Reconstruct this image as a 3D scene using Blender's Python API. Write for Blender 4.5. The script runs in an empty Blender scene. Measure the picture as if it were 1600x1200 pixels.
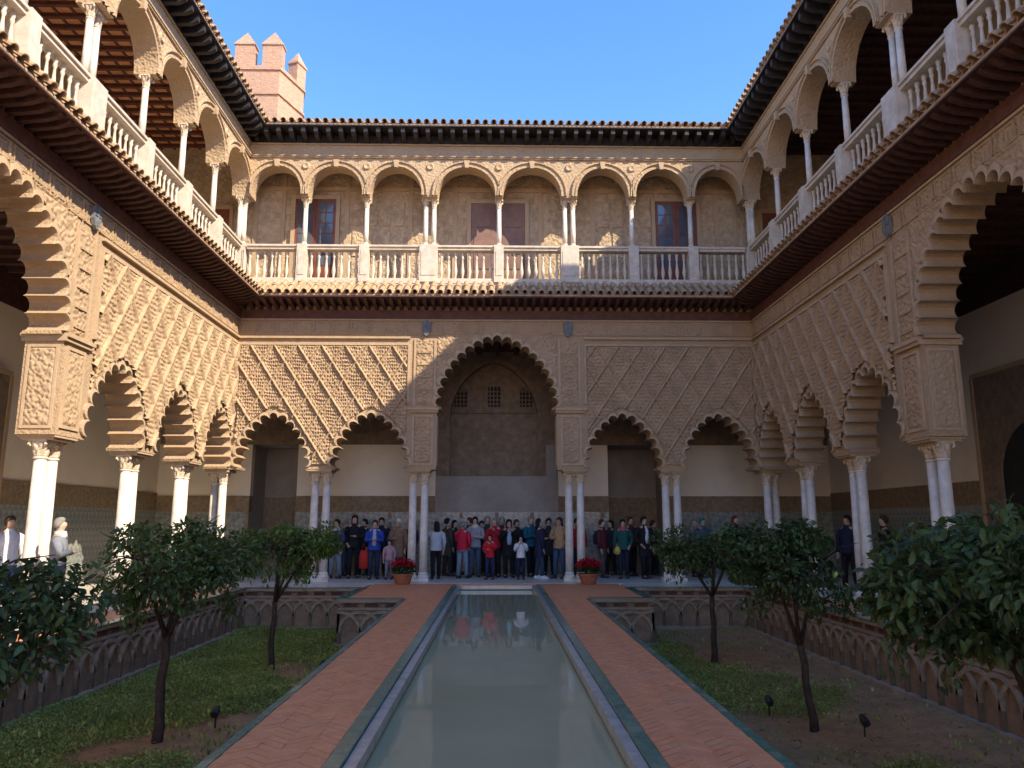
import bpy, bmesh, math, random
import numpy as np
from mathutils import Vector, Matrix, Euler
from mathutils.geometry import tessellate_polygon
random.seed(7); rng = np.random.default_rng(7)
S = bpy.context.scene; COL = S.collection
PI = math.pi

# ------------------------------------------------------------------ camera
cam = bpy.data.cameras.new('camera'); co = bpy.data.objects.new('camera', cam); COL.objects.link(co)
cam.sensor_width = 36.0; cam.lens = 27.0; cam.clip_end = 400; cam.clip_start = 0.05
co.location = (0, 0, 1.6)
co.rotation_euler = (math.radians(90 + 10.25), 0, math.radians(-1.127))
S.camera = co
# ------------------------------------------------------------------ light
SUN = Vector((1.0, -0.77, 1.0)).normalized()
elev = math.asin(SUN.z); rot = math.atan2(SUN.x, SUN.y)
w = bpy.data.worlds.new('World'); S.world = w; w.use_nodes = True
nt = w.node_tree; bg = nt.nodes['Background']
sk = nt.nodes.new('ShaderNodeTexSky'); sk.sky_type = 'NISHITA'; sk.sun_disc = False
sk.sun_elevation = elev; sk.sun_rotation = rot; sk.air_density = 0.95; sk.dust_density = 0.15; sk.ozone_density = 5.0; sk.altitude = 20
hsv = nt.nodes.new('ShaderNodeHueSaturation'); hsv.inputs['Saturation'].default_value = 1.22
tint = nt.nodes.new('ShaderNodeMix'); tint.data_type = 'RGBA'; tint.blend_type = 'MULTIPLY'; tint.inputs['Factor'].default_value = 1; tint.inputs['B'].default_value = (1.26, .78, .69, 1)   # camera white balance
nt.links.new(sk.outputs[0], hsv.inputs['Color']); nt.links.new(hsv.outputs[0], tint.inputs['A']); nt.links.new(tint.outputs['Result'], bg.inputs[0]); bg.inputs[1].default_value = 0.15
sl = bpy.data.lights.new('sun', 'SUN'); sl.energy = 2.3; sl.angle = math.radians(0.5); sl.color = (1, 0.86, 0.66)
so = bpy.data.objects.new('sun', sl); COL.objects.link(so); so.rotation_euler = SUN.to_track_quat('Z', 'Y').to_euler()
so.location = (10, -5, 40)
S.view_settings.view_transform = 'Standard'; S.view_settings.look = 'None'
S.view_settings.exposure = 2.0; S.view_settings.gamma = 1; S.view_settings.use_curve_mapping = False

# ------------------------------------------------------------------ materials
def mat(name, col, col2=None, rough=0.8, scale=3.0, bump=0.0, bscale=20.0, btype='noise', spec=0.4, detail=6, dist=0.02,
        stain=None, stain_scale=0.6, stain_amt=0.5, isl=0.0, stretch=None, trans=0.0, metal=0.0):
    m = bpy.data.materials.new(name); m.use_nodes = True; t = m.node_tree; N = t.nodes; L = t.links
    b = N['Principled BSDF']; b.inputs['Roughness'].default_value = rough; b.inputs['Specular IOR Level'].default_value = spec
    b.inputs['Metallic'].default_value = metal
    g = N.new('ShaderNodeNewGeometry'); pos = g.outputs['Position']
    if stretch:
        mp = N.new('ShaderNodeMapping'); mp.inputs['Scale'].default_value = stretch; L.new(pos, mp.inputs[0]); pos = mp.outputs[0]
    if col2 is None: col2 = tuple(c * 0.7 for c in col)
    n = N.new('ShaderNodeTexNoise'); n.inputs['Scale'].default_value = scale; n.inputs['Detail'].default_value = detail
    n.inputs['Roughness'].default_value = 0.65
    L.new(pos, n.inputs['Vector'])
    r = N.new('ShaderNodeValToRGB'); r.color_ramp.elements[0].position = 0.35; r.color_ramp.elements[1].position = 0.65
    r.color_ramp.elements[0].color = (*col2, 1); r.color_ramp.elements[1].color = (*col, 1)
    L.new(n.outputs[0], r.inputs[0]); c = r.outputs[0]
    if stain:
        n2 = N.new('ShaderNodeTexNoise'); n2.inputs['Scale'].default_value = stain_scale; n2.inputs['Detail'].default_value = 8
        n2.inputs['Roughness'].default_value = 0.7
        L.new(pos, n2.inputs['Vector'])
        r2 = N.new('ShaderNodeValToRGB'); r2.color_ramp.elements[0].position = 0.5; r2.color_ramp.elements[1].position = 0.72
        r2.color_ramp.elements[0].color = (0, 0, 0, 1); r2.color_ramp.elements[1].color = (stain_amt,) * 3 + (1,)
        L.new(n2.outputs[0], r2.inputs[0])
        mx = N.new('ShaderNodeMix'); mx.data_type = 'RGBA'; L.new(r2.outputs[0], mx.inputs['Factor'])
        L.new(c, mx.inputs['A']); mx.inputs['B'].default_value = (*stain, 1); c = mx.outputs['Result']
    if isl:
        mm = N.new('ShaderNodeMath'); mm.operation = 'MULTIPLY_ADD'; mm.inputs[1].default_value = isl; mm.inputs[2].default_value = 1 - isl * 0.5
        if isl < 0:   # per object
            oi = N.new('ShaderNodeObjectInfo'); L.new(oi.outputs['Random'], mm.inputs[0]); mm.inputs[1].default_value = -isl; mm.inputs[2].default_value = 1 + isl * 0.5
        else: L.new(g.outputs['Random Per Island'], mm.inputs[0])
        hs = N.new('ShaderNodeHueSaturation'); L.new(c, hs.inputs['Color'])
        if isl >= .8:
            w2 = N.new('ShaderNodeTexWhiteNoise'); w2.noise_dimensions = '1D'; L.new(g.outputs['Random Per Island'], w2.inputs['W']); m2 = N.new('ShaderNodeMath'); m2.operation = 'MULTIPLY_ADD'; m2.inputs[1].default_value = -.07; m2.inputs[2].default_value = .52; L.new(w2.outputs['Value'], m2.inputs[0]); L.new(m2.outputs[0], hs.inputs['Hue']); L.new(mm.outputs[0], hs.inputs['Value'])
        c = hs.outputs[0]
    L.new(c, b.inputs['Base Color'])
    if bump:
        if btype == 'noise':
            bn = N.new('ShaderNodeTexNoise'); bn.inputs['Detail'].default_value = 5; bo = bn.outputs[0]
        else:
            bn = N.new('ShaderNodeTexVoronoi'); bn.feature = 'SMOOTH_F1'; bo = bn.outputs['Distance']
        bn.inputs['Scale'].default_value = bscale; L.new(pos, bn.inputs['Vector'])
        bp = N.new('ShaderNodeBump'); bp.inputs['Strength'].default_value = bump; bp.inputs['Distance'].default_value = dist
        L.new(bo, bp.inputs['Height']); L.new(bp.outputs[0], b.inputs['Normal'])
    if trans:
        tr = N.new('ShaderNodeBsdfTranslucent'); L.new(c, tr.inputs[0])
        ms = N.new('ShaderNodeMixShader'); ms.inputs[0].default_value = trans
        L.new(b.outputs[0], ms.inputs[1]); L.new(tr.outputs[0], ms.inputs[2])
        L.new(ms.outputs[0], N['Material Output'].inputs['Surface'])
    return m

M = {}
M['stucco'] = mat('carved_stucco', (.45, .32, .20), (.38, .27, .165), .9, 2.2, .5, 30, 'voronoi', .2, dist=.03, stain=(.30, .24, .17), stain_scale=1.1, stain_amt=.45)
M['stucco_plain'] = mat('plain_stucco', (.47, .345, .22), (.40, .29, .18), .9, 1.6, .4, 30, 'noise', .2, dist=.02, stain=(.32, .26, .19), stain_scale=.8, stain_amt=.4)
M['stucco_mould'] = mat('stucco_moulding', (.49, .365, .235), (.41, .295, .185), .85, 5, .3, 40, 'noise', .25)
M['sebka'] = mat('sebka_stucco', (.46, .33, .205), (.37, .26, .16), .9, 2.5, .25, 45, 'voronoi', .2, dist=.03, stain=(.36, .22, .14), stain_scale=2.0, stain_amt=.4)
M['upper'] = mat('upper_stucco', (.47, .345, .215), (.42, .305, .19), .9, 2.5, .7, 17, 'voronoi', .2, dist=.035, stain=(.40, .32, .22), stain_scale=.9, stain_amt=.35)
M['upper_back'] = mat('upper_wall_relief', (.56, .43, .28), (.36, .27, .17), .9, 5.5, .9, 14, 'voronoi', .2, dist=.04, stain=(.22, .17, .12), stain_scale=1.6, stain_amt=.5)
M['white'] = mat('whitewash', (.80, .72, .60), (.74, .66, .54), .9, .8, .15, 15, 'noise', .2, stain=(.5, .43, .34), stain_scale=.7, stain_amt=.35)
M['marble'] = mat('white_marble', (.74, .68, .59), (.58, .52, .44), .4, 4, .15, 20, 'noise', .4, stain=(.40, .34, .27), stain_scale=4.5, stain_amt=.6)
M['balu'] = mat('balustrade_stone', (.64, .57, .47), (.50, .43, .34), .6, 5, .2, 30, 'noise', .3, stain=(.40, .34, .27), stain_scale=3, stain_amt=.45)
M['capital'] = mat('carved_capital', (.68, .58, .44), (.46, .36, .25), .8, 14, .5, 45, 'voronoi', .2)
M['floor'] = mat('marble_floor', (.70, .64, .56), (.60, .54, .46), .3, 2, .05, 10, 'noise', .5)
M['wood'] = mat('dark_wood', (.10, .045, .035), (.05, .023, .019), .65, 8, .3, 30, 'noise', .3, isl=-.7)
M['beamred'] = mat('red_brown_beam', (.14, .055, .038), (.08, .032, .024), .6, 6, .2, 30, 'noise', .3)
M['woodup'] = mat('black_wood', (.04, .035, .034), (.02, .018, .02), .6, 6, .2, 30, 'noise', .3, isl=-.6)
M['ceil'] = mat('bounce_lit_boards', (.62, .29, .14), (.45, .19, .09), .6, 4, .2, 30, 'noise', .3, isl=-.3)  # orange tone raised to carry sun bounce on the left upper ceiling
M['tile'] = mat('roof_tile', (.50, .36, .22), (.36, .22, .13), .85, 7, .3, 30, 'noise', .2, isl=-.5, stain=(.22, .18, .13), stain_scale=5, stain_amt=.6)
M['brick'] = mat('terracotta_brick', (.72, .30, .14), (.60, .22, .105), .5, 6, .25, 40, 'noise', .35, isl=-.32, stain=(.50, .33, .22), stain_scale=1.7, stain_amt=.3)
M['mortar'] = mat('mortar', (.15, .075, .045), (.10, .05, .035), .7, 10, .2, 40)
M['green'] = mat('green_glaze', (.05, .17, .13), (.12, .20, .15), .2, 9, .1, 30, 'noise', .6, isl=-.7, stain=(.45, .42, .30), stain_scale=2.2, stain_amt=.5)
M['soil'] = mat('garden_soil', (.42, .24, .12), (.30, .17, .09), .95, 3, .7, 22, 'noise', .1, dist=.05, stain=(.11, .13, .05), stain_scale=.9, stain_amt=.6)
M['gwall'] = mat('garden_wall_render', (.40, .30, .21), (.26, .19, .13), .9, 3, .5, 30, 'noise', .2, stain=(.13, .13, .06), stain_scale=1.6, stain_amt=.55)
M['gwall_back'] = mat('garden_wall_brick', (.33, .22, .14), (.22, .14, .09), .9, 5, .6, 34, 'noise', .2, stain=(.13, .12, .06), stain_scale=1.2, stain_amt=.6)
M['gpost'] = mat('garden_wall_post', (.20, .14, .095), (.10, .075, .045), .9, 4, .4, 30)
M['darkrec'] = mat('dark_recess', (.13, .055, .04), (.07, .035, .03), .8, 8)
M['bark'] = mat('bark', (.075, .05, .038), (.035, .026, .02), .9, 14, .6, 40, 'noise', .2)
M['leaf'] = mat('orange_leaf', (.085, .14, .036), (.04, .075, .022), .5, 3, spec=.35, isl=.9, trans=.25)
M['leaf_dark'] = mat('dark_orange_leaf', (.075, .12, .036), (.032, .062, .022), .5, 3, spec=.32, isl=1.0, trans=.25)
M['leaf_light'] = mat('light_orange_leaf', (.12, .2, .035), (.06, .11, .025), .45, 3, spec=.45, isl=.8, trans=.3)
M['grass'] = mat('ground_cover', (.34, .40, .10), (.18, .24, .06), .7, 1.3, spec=.2, isl=.9, trans=.25)
M['red'] = mat('red_bract', (.55, .012, .03), (.36, .008, .02), .5, 6, isl=.7, trans=.15)
M['potgreen'] = mat('poinsettia_leaf', (.04, .11, .03), (.02, .06, .02), .5, 5, isl=.8)
M['terra'] = mat('terracotta_pot', (.42, .15, .08), (.32, .11, .06), .7, 8, .1, 30)
M['azulejo'] = mat('glazed_wall_tiles', (.30, .30, .27), (.17, .19, .19), .3, 14, .1, 20, 'voronoi', .5, stain=(.16, .13, .10), stain_scale=3, stain_amt=.5)
_t = M['azulejo'].node_tree; _N = _t.nodes; _ch = _N.new('ShaderNodeTexChecker'); _ch.inputs['Scale'].default_value = 7
_ch.inputs['Color1'].default_value = (.34, .33, .27, 1); _ch.inputs['Color2'].default_value = (.07, .13, .14, 1)
_g = [n for n in _N if n.bl_idname == 'ShaderNodeNewGeometry'][0]; _mp = _N.new('ShaderNodeMapping'); _mp.inputs['Rotation'].default_value = (.0, .785, .785); _mp.inputs['Location'].default_value = (.03, .04, .05)
_t.links.new(_g.outputs['Position'], _mp.inputs[0]); _t.links.new(_mp.outputs[0], _ch.inputs['Vector'])
_b = _N['Principled BSDF']; _src = _b.inputs['Base Color'].links[0].from_socket; _mx = _N.new('ShaderNodeMix'); _mx.data_type = 'RGBA'; _mx.inputs['Factor'].default_value = .4
_t.links.new(_src, _mx.inputs['A']); _t.links.new(_ch.outputs['Color'], _mx.inputs['B']); _t.links.new(_mx.outputs['Result'], _b.inputs['Base Color'])
M['dadoband'] = mat('dado_stucco', (.30, .23, .15), (.19, .14, .09), .9, 9, .6, 26, 'voronoi', .2)
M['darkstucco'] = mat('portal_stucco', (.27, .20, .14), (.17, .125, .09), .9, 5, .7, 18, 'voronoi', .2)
M['greyplaster'] = mat('grey_plaster', (.34, .30, .26), (.27, .24, .21), .85, 2, .1, 20)
M['door'] = mat('red_brown_door', (.22, .075, .045), (.14, .045, .03), .5, 6, .1, 30, spec=.4)
M['doorgrey'] = mat('weathered_door', (.24, .14, .10), (.17, .10, .08), .6, 6)
M['glass'] = mat('window_glass', (.10, .13, .17), (.07, .09, .12), .05, 2, spec=.9)
M['dark'] = mat('dark_interior', (.03, .026, .024), (.018, .016, .016), .9, 3)
M['brickt'] = mat('tower_brick', (.52, .35, .25), (.38, .25, .175), .9, 2.2, .9, 7, 'noise', .2, dist=.08, stretch=(1, 1, 4), stain=(.27, .20, .15), stain_scale=.9, stain_amt=.6)
M['black'] = mat('black_metal', (.02, .02, .02), None, .5, 5, spec=.4)
M['shield'] = mat('weathered_shield', (.20, .21, .22), (.12, .13, .15), .7, 12, .5, 40, 'voronoi')
M['water'] = mat('pool_water', (.42, .40, .25), (.35, .34, .20), .015, .35, .03, 2.6, 'noise', .5, dist=.02)
M['water'].node_tree.nodes['Principled BSDF'].inputs['IOR'].default_value = 1.33
M['basin'] = mat('pool_lining', (.16, .17, .12), (.10, .12, .06), .7, 4)
M['wetmarble'] = mat('pool_marble_lip', (.46, .44, .41), (.36, .34, .31), .22, 6, .05, 20, spec=.6, stain=(.2, .2, .15), stain_scale=4, stain_amt=.5)

# ------------------------------------------------------------------ helpers
def link(o): COL.objects.link(o); return o
def thing(name, label, cat, loc=(0, 0, 0), group=None, kind=None, rz=0):
    o = bpy.data.objects.new(name, None); link(o); o.location = loc; o.rotation_euler[2] = rz; o.empty_display_size = .2
    if kind: o['kind'] = kind
    elif cat: o['kind'] = 'thing'
    if label: o['label'] = label
    if cat: o['category'] = cat
    if group: o['group'] = group
    return o
def attach(o, parent, world=True):
    """world=True: the child's own coordinates are world coordinates"""
    if parent is not None:
        o.parent = parent
        if world:
            mats = []; p = parent
            while p is not None:
                mats.append(p.matrix_parent_inverse @ Matrix.LocRotScale(p.location, p.rotation_euler, p.scale)); p = p.parent
            T = Matrix.Identity(4)
            for q in reversed(mats): T = T @ q
            o.matrix_parent_inverse = T.inverted()
    return o
def mobj(name, mesh, parent=None, world=True, loc=None, rot=None, scale=None, label=None, kind=None):
    o = bpy.data.objects.new(name, mesh); link(o)
    if loc is not None: o.location = loc
    if rot is not None: o.rotation_euler = rot
    if scale is not None: o.scale = scale
    attach(o, parent, world)
    if label: o['label'] = label
    if kind: o['kind'] = kind
    return o
def mk(name, verts, faces, m, smooth=False):
    me = bpy.data.meshes.new(name); me.from_pydata([tuple(v) for v in verts], [], faces)
    me.materials.append(M[m] if isinstance(m, str) else m)
    if smooth: me.polygons.foreach_set('use_smooth', [True] * len(me.polygons))
    me.update(); return me
class MB:
    def __init__(s): s.v = []; s.f = []
    def add(s, v, f):
        b = len(s.v); s.v += [tuple(p) for p in v]; s.f += [tuple(i + b for i in q) for q in f]; return s
    def box(s, x0, x1, y0, y1, z0, z1):
        v = [(x, y, z) for x in (x0, x1) for y in (y0, y1) for z in (z0, z1)]
        return s.add(v, [(0, 1, 3, 2), (4, 6, 7, 5), (0, 4, 5, 1), (2, 3, 7, 6), (0, 2, 6, 4), (1, 5, 7, 3)])
    def tube(s, pts, rad, n=8, cap=True, flat=1.0):
        pts = [Vector(p) for p in pts]; V = []; F = []
        for i, p in enumerate(pts):
            d = (pts[min(i + 1, len(pts) - 1)] - pts[max(i - 1, 0)]).normalized()
            a = Vector((1, 0, 0)) if abs(d.x) < .9 else Vector((0, 1, 0))
            u = (a - d * a.dot(d)).normalized(); v = d.cross(u)
            r = rad[i] if isinstance(rad, (list, tuple)) else rad
            for k in range(n):
                t = 2 * PI * k / n; V.append(p + u * (math.cos(t) * r) + v * (math.sin(t) * r * flat))
        for i in range(len(pts) - 1):
            for k in range(n):
                F.append((i * n + k, i * n + (k + 1) % n, (i + 1) * n + (k + 1) % n, (i + 1) * n + k))
        if cap: F.append(tuple(range(n - 1, -1, -1))); F.append(tuple((len(pts) - 1) * n + k for k in range(n)))
        return s.add(V, F)
    def loft(s, rings, n=14, cap=True):
        """rings: (cx,cy,cz,rx,ry)"""
        V = []; F = []
        for (cx, cy, cz, rx, ry) in rings:
            for k in range(n):
                t = 2 * PI * k / n; V.append((cx + math.cos(t) * rx, cy + math.sin(t) * ry, cz))
        for i in range(len(rings) - 1):
            for k in range(n): F.append((i * n + k, i * n + (k + 1) % n, (i + 1) * n + (k + 1) % n, (i + 1) * n + k))
        if cap: F.append(tuple(range(n - 1, -1, -1))); F.append(tuple((len(rings) - 1) * n + k for k in range(n)))
        return s.add(V, F)
    def mesh(s, name, m, smooth=False): return mk(name, s.v, s.f, m, smooth)
def lathe(prof, n=16): return [(0, 0, z, r, r) for r, z in prof]

# wall frames: u along the wall, d depth behind the face (negative = proud), z up
YF = 21.8; XW = 7.5; YN = -4.0
FR = {'far': lambda u, d, z: (u, YF + d, z), 'left': lambda u, d, z: (-XW - d, u, z), 'right': lambda u, d, z: (XW + d, u, z)}
def fbox(mb, fr, u0, u1, d0, d1, z0, z1):
    a = FR[fr](u0, d0, z0); b = FR[fr](u1, d1, z1)
    mb.box(min(a[0], b[0]), max(a[0], b[0]), min(a[1], b[1]), max(a[1], b[1]), min(a[2], b[2]), max(a[2], b[2]))
def plate(poly, fr, d0, d1, m, name='plate'):
    T = FR[fr]; n = len(poly)
    tris = tessellate_polygon([[Vector((p[0], p[1], 0)) for p in poly]])
    V = [T(p[0], d0, p[1]) for p in poly] + [T(p[0], d1, p[1]) for p in poly]
    F = [tuple(t) for t in tris] + [tuple(i + n for i in reversed(t)) for t in tris]
    F += [(i, (i + 1) % n, (i + 1) % n + n, i + n) for i in range(n)]
    me = mk(name, V, F, m); bm = bmesh.new(); bm.from_mesh(me); bmesh.ops.recalc_face_normals(bm, faces=bm.faces); bm.to_mesh(me); bm.free()
    return me
def base_arch(w, h, n=160):
    """pointed arch, half width w, rise h; left foot to right foot"""
    h = max(h, w * 1.0001); c = (h * h - w * w) / (2 * w); R = w + c; th = math.atan2(h, c); P = []
    for i in range(n + 1):
        t = th * i / n; P.append((c - R * math.cos(t), R * math.sin(t)))
    return P + [(-x, z) for x, z in reversed(P[:-1])]
def resample(P, n):
    P = np.array(P); s = np.concatenate([[0], np.cumsum(np.hypot(*np.diff(P, axis=0).T))])
    t = np.linspace(0, s[-1], n + 1); return np.stack([np.interp(t, s, P[:, 0]), np.interp(t, s, P[:, 1])], 1)
def lobed(uc, z0, w, h, nl, bulge=.62, k=7):
    """cusped arch outline: lobes bulge outward between points of the base arch"""
    C = resample(base_arch(w, h), nl); out = []
    for i in range(nl):
        a, b = C[i], C[i + 1]; mid = (a + b) / 2; t = b - a; L = math.hypot(*t); nrm = np.array([-t[1], t[0]]) / L
        for j in range(k):
            al = PI * j / k
            out.append(tuple(mid - t / 2 * math.cos(al) + nrm * (math.sin(al) * L * bulge)))
    out.append(tuple(C[-1]))
    return [(uc + x, z0 + z) for x, z in out]
def inside_arch(U, Z, uc, z0, w, h, grow):
    c = (h * h - w * w) / (2 * w) if h > w else 0; R = w + c + grow
    return (Z < z0 + h + grow) & ((np.hypot(np.abs(U - uc) + c, np.maximum(Z - z0, 0)) < R))

# ------------------------------------------------------------------ ground, gardens, pool, paths
def sheet(name, x0, x1, y0, y1, z, m, parent=None, **k):
    return mobj(name, mk(name, [(x0, y0, z), (x1, y0, z), (x1, y1, z), (x0, y1, z)], [(0, 1, 2, 3)], m), parent, **k)
gmb = MB(); gmb.add([(-200, -200, -1.6), (200, -200, -1.6), (200, 200, -1.6), (-200, 200, -1.6)], [(0, 1, 2, 3)])
mobj('ground', gmb.mesh('ground', 'soil'), kind='structure')
GX0, GX1, GY0, GY1, GZ = 2.0, 6.3, 2.0, 19.9, -1.0
def slab(name, boxes, m, kind='structure'):
    mb = MB()
    for b in boxes: mb.box(*b)
    return mobj(name, mb.mesh(name, m), kind=kind)
# floors (marble around the galleries)
slab('marble_floor', [(-11.2, -7.2, -3, 25.5, -.2, 0.0), (7.2, 11.2, -3, 25.5, -.2, 0.0), (-8.2, 8.2, 25.5, 27.05, -.2, 0.0), (-7.2, 7.2, 21.25, 25.5, -.2, 0.0),
                      (-7.2, -3.35, GY1 + .12, 21.25, -.2, -0.004), (3.35, 7.2, GY1 + .12, 21.25, -.2, -0.004), (-7.2, 7.2, -3, 1.9, -.2, 0)], 'floor')
slab('walkway', [(-7.2, -6.43, 1.9, GY1 + .12, -.2, -.004), (6.43, 7.2, 1.9, GY1 + .12, -.2, -.004)], 'brick')
slab('terrace', [(-3.25, -1.17, 17.2, 21.25, -1.2, -.006), (1.17, 3.25, 17.2, 21.25, -1.2, -.006), (-1.17, 1.17, 21.05, 21.25, -.3, -.006)], 'brick')
slab('pool_basin', [(-1.17, -.95, 1.9, 21.05, -1.2, -.06), (.95, 1.17, 1.9, 21.05, -1.2, -.06), (-.95, .95, 20.9, 21.05, -1.2, -.06), (-.95, .95, 1.9, 20.9, -1.2, -.6)], 'basin')
mobj('water', mk('water', [(-.95, 1.9, -.14), (.95, 1.9, -.14), (.95, 20.9, -.14), (-.95, 20.9, -.14)], [(0, 1, 2, 3)], 'water'), kind='structure')
lip = thing('pool_edging', None, None, (0, 11, -.02), kind='structure')
mb = MB(); mb.box(-1.035, -.945, 1.9, 20.98, -.12, -.025); mb.box(.945, 1.035, 1.9, 20.98, -.12, -.025); mb.box(-.94, .94, 20.86, 20.98, -.12, -.025)
mobj('marble_lip', mb.mesh('marble_lip', 'wetmarble'), lip)
gt = MB().box(-.058, .058, -.147, .147, -.05, .004).mesh('edging_tile', 'green')
for sx in (-1, 1):
    for i in range(int((21 - 4.0) / .3)):
        y = 4.15 + i * .3
        mobj('edging_tile', gt, lip, True, (sx * 1.098, y, random.uniform(-.002, .003)), (0, 0, random.uniform(-.01, .01)))
# paths with herringbone bricks
bw, bl = .088, .2
def chevrons(x0, x1, y0, y1):
    """zigzag courses across the path like the photo: rows of bricks at +-35 degrees"""
    out = []; ncol = 4; cw = (x1 - x0) / ncol; ang = math.radians(42); pitch = bw / math.cos(ang)
    for c in range(ncol):
        s = 1 if c % 2 == 0 else -1; xc = x0 + cw * (c + .5)
        y = y0 + (0 if c % 2 == 0 else 0)
        while y < y1: out.append((xc, y, s * ang)); y += pitch
    return out, cw, pitch
def make_path(sx):
    p = thing('path', None, None, (sx * 1.53, 11, 0), kind='structure')
    p['label'] = 'terracotta brick path along the %s side of the pool' % ('left' if sx < 0 else 'right')
    x0, x1 = 1.162, 1.922
    mb = MB(); mb.box(min(sx * 1.165, sx * 2.0), max(sx * 1.165, sx * 2.0), 1.9, 17.2, -1.2, -.014)
    mobj('path_bed', mb.mesh('path_bed', 'mortar'), p)
    pts, cw, pitch = chevrons(x0, x1, 5.0, 17.15)
    ang = math.radians(42); hl = cw / 2 - .0008; hw = pitch / 2 - .006; sl_ = math.tan(ang) * cw / 2
    v = []
    for z in (-.05, 0.0):
        v += [(-hl, -hw - sl_, z), (hl, -hw + sl_, z), (hl, hw + sl_, z), (-hl, hw - sl_, z)]
    f = [(3, 2, 1, 0), (4, 5, 6, 7), (0, 1, 5, 4), (1, 2, 6, 5), (2, 3, 7, 6), (3, 0, 4, 7)]
    bme = mk('brick', v, f, 'brick')
    v2 = [(-x, y, z) for x, y, z in v]; bme2 = mk('brick', v2, [tuple(reversed(q)) for q in f], 'brick')
    pts.sort(key=lambda t: t[1]); rest = MB()
    for i, (x, y, a) in enumerate(pts):
        dz = random.uniform(-.003, .003); flip = (a > 0) == (sx > 0)
        me = bme if flip else bme2
        if i < 300:
            o = mobj('brick', me, p, True, (sx * x, y, dz), (random.uniform(-.004, .004), random.uniform(-.004, .004), 0))
        else:
            vv = v if flip else v2
            rest.add([(q[0] + sx * x, q[1] + y, q[2] + dz) for q in vv], f if flip else [tuple(reversed(q)) for q in f])
    mobj('far_bricks', rest.mesh('far_bricks', 'brick'), p, kind='stuff')
    et = MB().box(-.036, .036, -.147, .147, -.08, .006).mesh('edging_tile', 'green')
    for i in range(int((17.1 - 4.0) / .3)):
        mobj('edging_tile', et, p, True, (sx * 1.962, 4.15 + i * .3, random.uniform(-.002, .003)), (0, 0, random.uniform(-.01, .01)))
make_path(-1); make_path(1)

# garden soil with gentle relief
def soil(sx):
    nx, ny = 60, 180; V = []; F = []
    for j in range(ny + 1):
        for i in range(nx + 1):
            x = GX0 - .1 + (GX1 + .2 - GX0) * i / nx; y = GY0 + (GY1 - GY0 + .2) * j / ny
            z = GZ + .03 * math.sin(x * 2.1 + y * .7) + .03 * math.sin(y * 1.3 - x) + random.uniform(-.012, .012)
            V.append((sx * x, y, z))
    for j in range(ny):
        for i in range(nx):
            a = j * (nx + 1) + i; q = (a, a + 1, a + nx + 2, a + nx + 1); F.append(q if sx > 0 else q[::-1])
    mobj('garden_soil', mk('garden_soil', V, F, 'soil', True), kind='structure')
soil(-1); soil(1)
# sunken garden walls with interlaced blind arches
def gframe(kind, sx):
    if kind == 'side': return lambda u, d, z: (sx * (GX1 + d), u, z)        # face X=GX1, d>0 behind
    if kind == 'end': return lambda u, d, z: (sx * u, GY1 + d, z)
    if kind == 'block': return lambda u, d, z: (sx * u, 17.1 + d, z)
    if kind == 'blockside': return lambda u, d, z: (sx * (3.35 - d), u, z)
def tbox(mb, T, u0, u1, d0, d1, z0, z1):
    a = T(u0, d0, z0); b = T(u1, d1, z1)
    mb.box(min(a[0], b[0]), max(a[0], b[0]), min(a[1], b[1]), max(a[1], b[1]), min(a[2], b[2]), max(a[2], b[2]))
def gwall(kind, sx, u0, u1, label):
    T = gframe(kind, sx); c = T((u0 + u1) / 2, 0, GZ)
    w_ = thing('garden_wall', label, 'wall', c)
    mb = MB(); tbox(mb, T, u0, u1, 0, .12, GZ - .15, -.03); mobj('backing', mb.mesh('backing', 'gwall_back'), w_)
    mb = MB(); tbox(mb, T, u0, u1, -.06, .14, -.075, -.01); tbox(mb, T, u0, u1, -.045, 0, -.235, -.195)
    mobj('cornice', mb.mesh('cornice', 'gwall'), w_)
    mb = MB(); tbox(mb, T, u0, u1, -.13, 0, GZ - .1, GZ + .07); mobj('kerb', mb.mesh('kerb', 'gwall'), w_)
    n = max(2, int(round((u1 - u0) / .45))); st = (u1 - u0) / n; r = st
    zc = -.26 - r * .95
    for i in range(n + 1):
        mb = MB(); u = u0 + i * st; e0 = max(u - .035, u0); e1 = min(u + .035, u1)
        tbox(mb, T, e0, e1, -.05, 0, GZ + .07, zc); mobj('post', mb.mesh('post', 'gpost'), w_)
    k = 9
    for i in range(-1, n):
        P = []; Q = []
        for j in range(k + 1):
            t = PI * j / k; uc = u0 + (i + 1) * st
            a = (uc - (r + .03) * math.cos(t), zc + (r * .95 + .02) * math.sin(t)); b = (uc - (r - .035) * math.cos(t), zc + (r * .95 - .045) * math.sin(t))
            P.append((min(max(a[0], u0), u1), a[1])); Q.append((min(max(b[0], u0), u1), b[1]))
        V = [T(p[0], -.055 - .004 * (i % 2), p[1]) for p in P] + [T(q[0], -.055 - .004 * (i % 2), q[1]) for q in Q] + [T(p[0], .0, p[1]) for p in P] + [T(q[0], .0, q[1]) for q in Q]
        F = []; m_ = k + 1
        for j in range(k):
            F += [(j, j + 1, m_ + j + 1, m_ + j), (j, 2 * m_ + j, 2 * m_ + j + 1, j + 1), (m_ + j, m_ + j + 1, 3 * m_ + j + 1, 3 * m_ + j)]
        mobj('blind_arch', mk('blind_arch', V, F, 'gwall'), w_)
    mb_d = MB()
    for i in range(n):
        u = u0 + (i + .5) * st; mb_d.v and None
        tb = MB(); tbox(tb, T, u - st * .33, u + st * .33, -.012, 0, -.175, -.10); mobj('inset', tb.mesh('inset', 'darkrec'), w_)  # recesses drawn as dark, slightly raised boxes
    gl = MB(); tbox(gl, T, u0, u1, -.075, .13, -.01, .008); mobj('green_edge', gl.mesh('green_edge', 'green'), w_)
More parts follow.
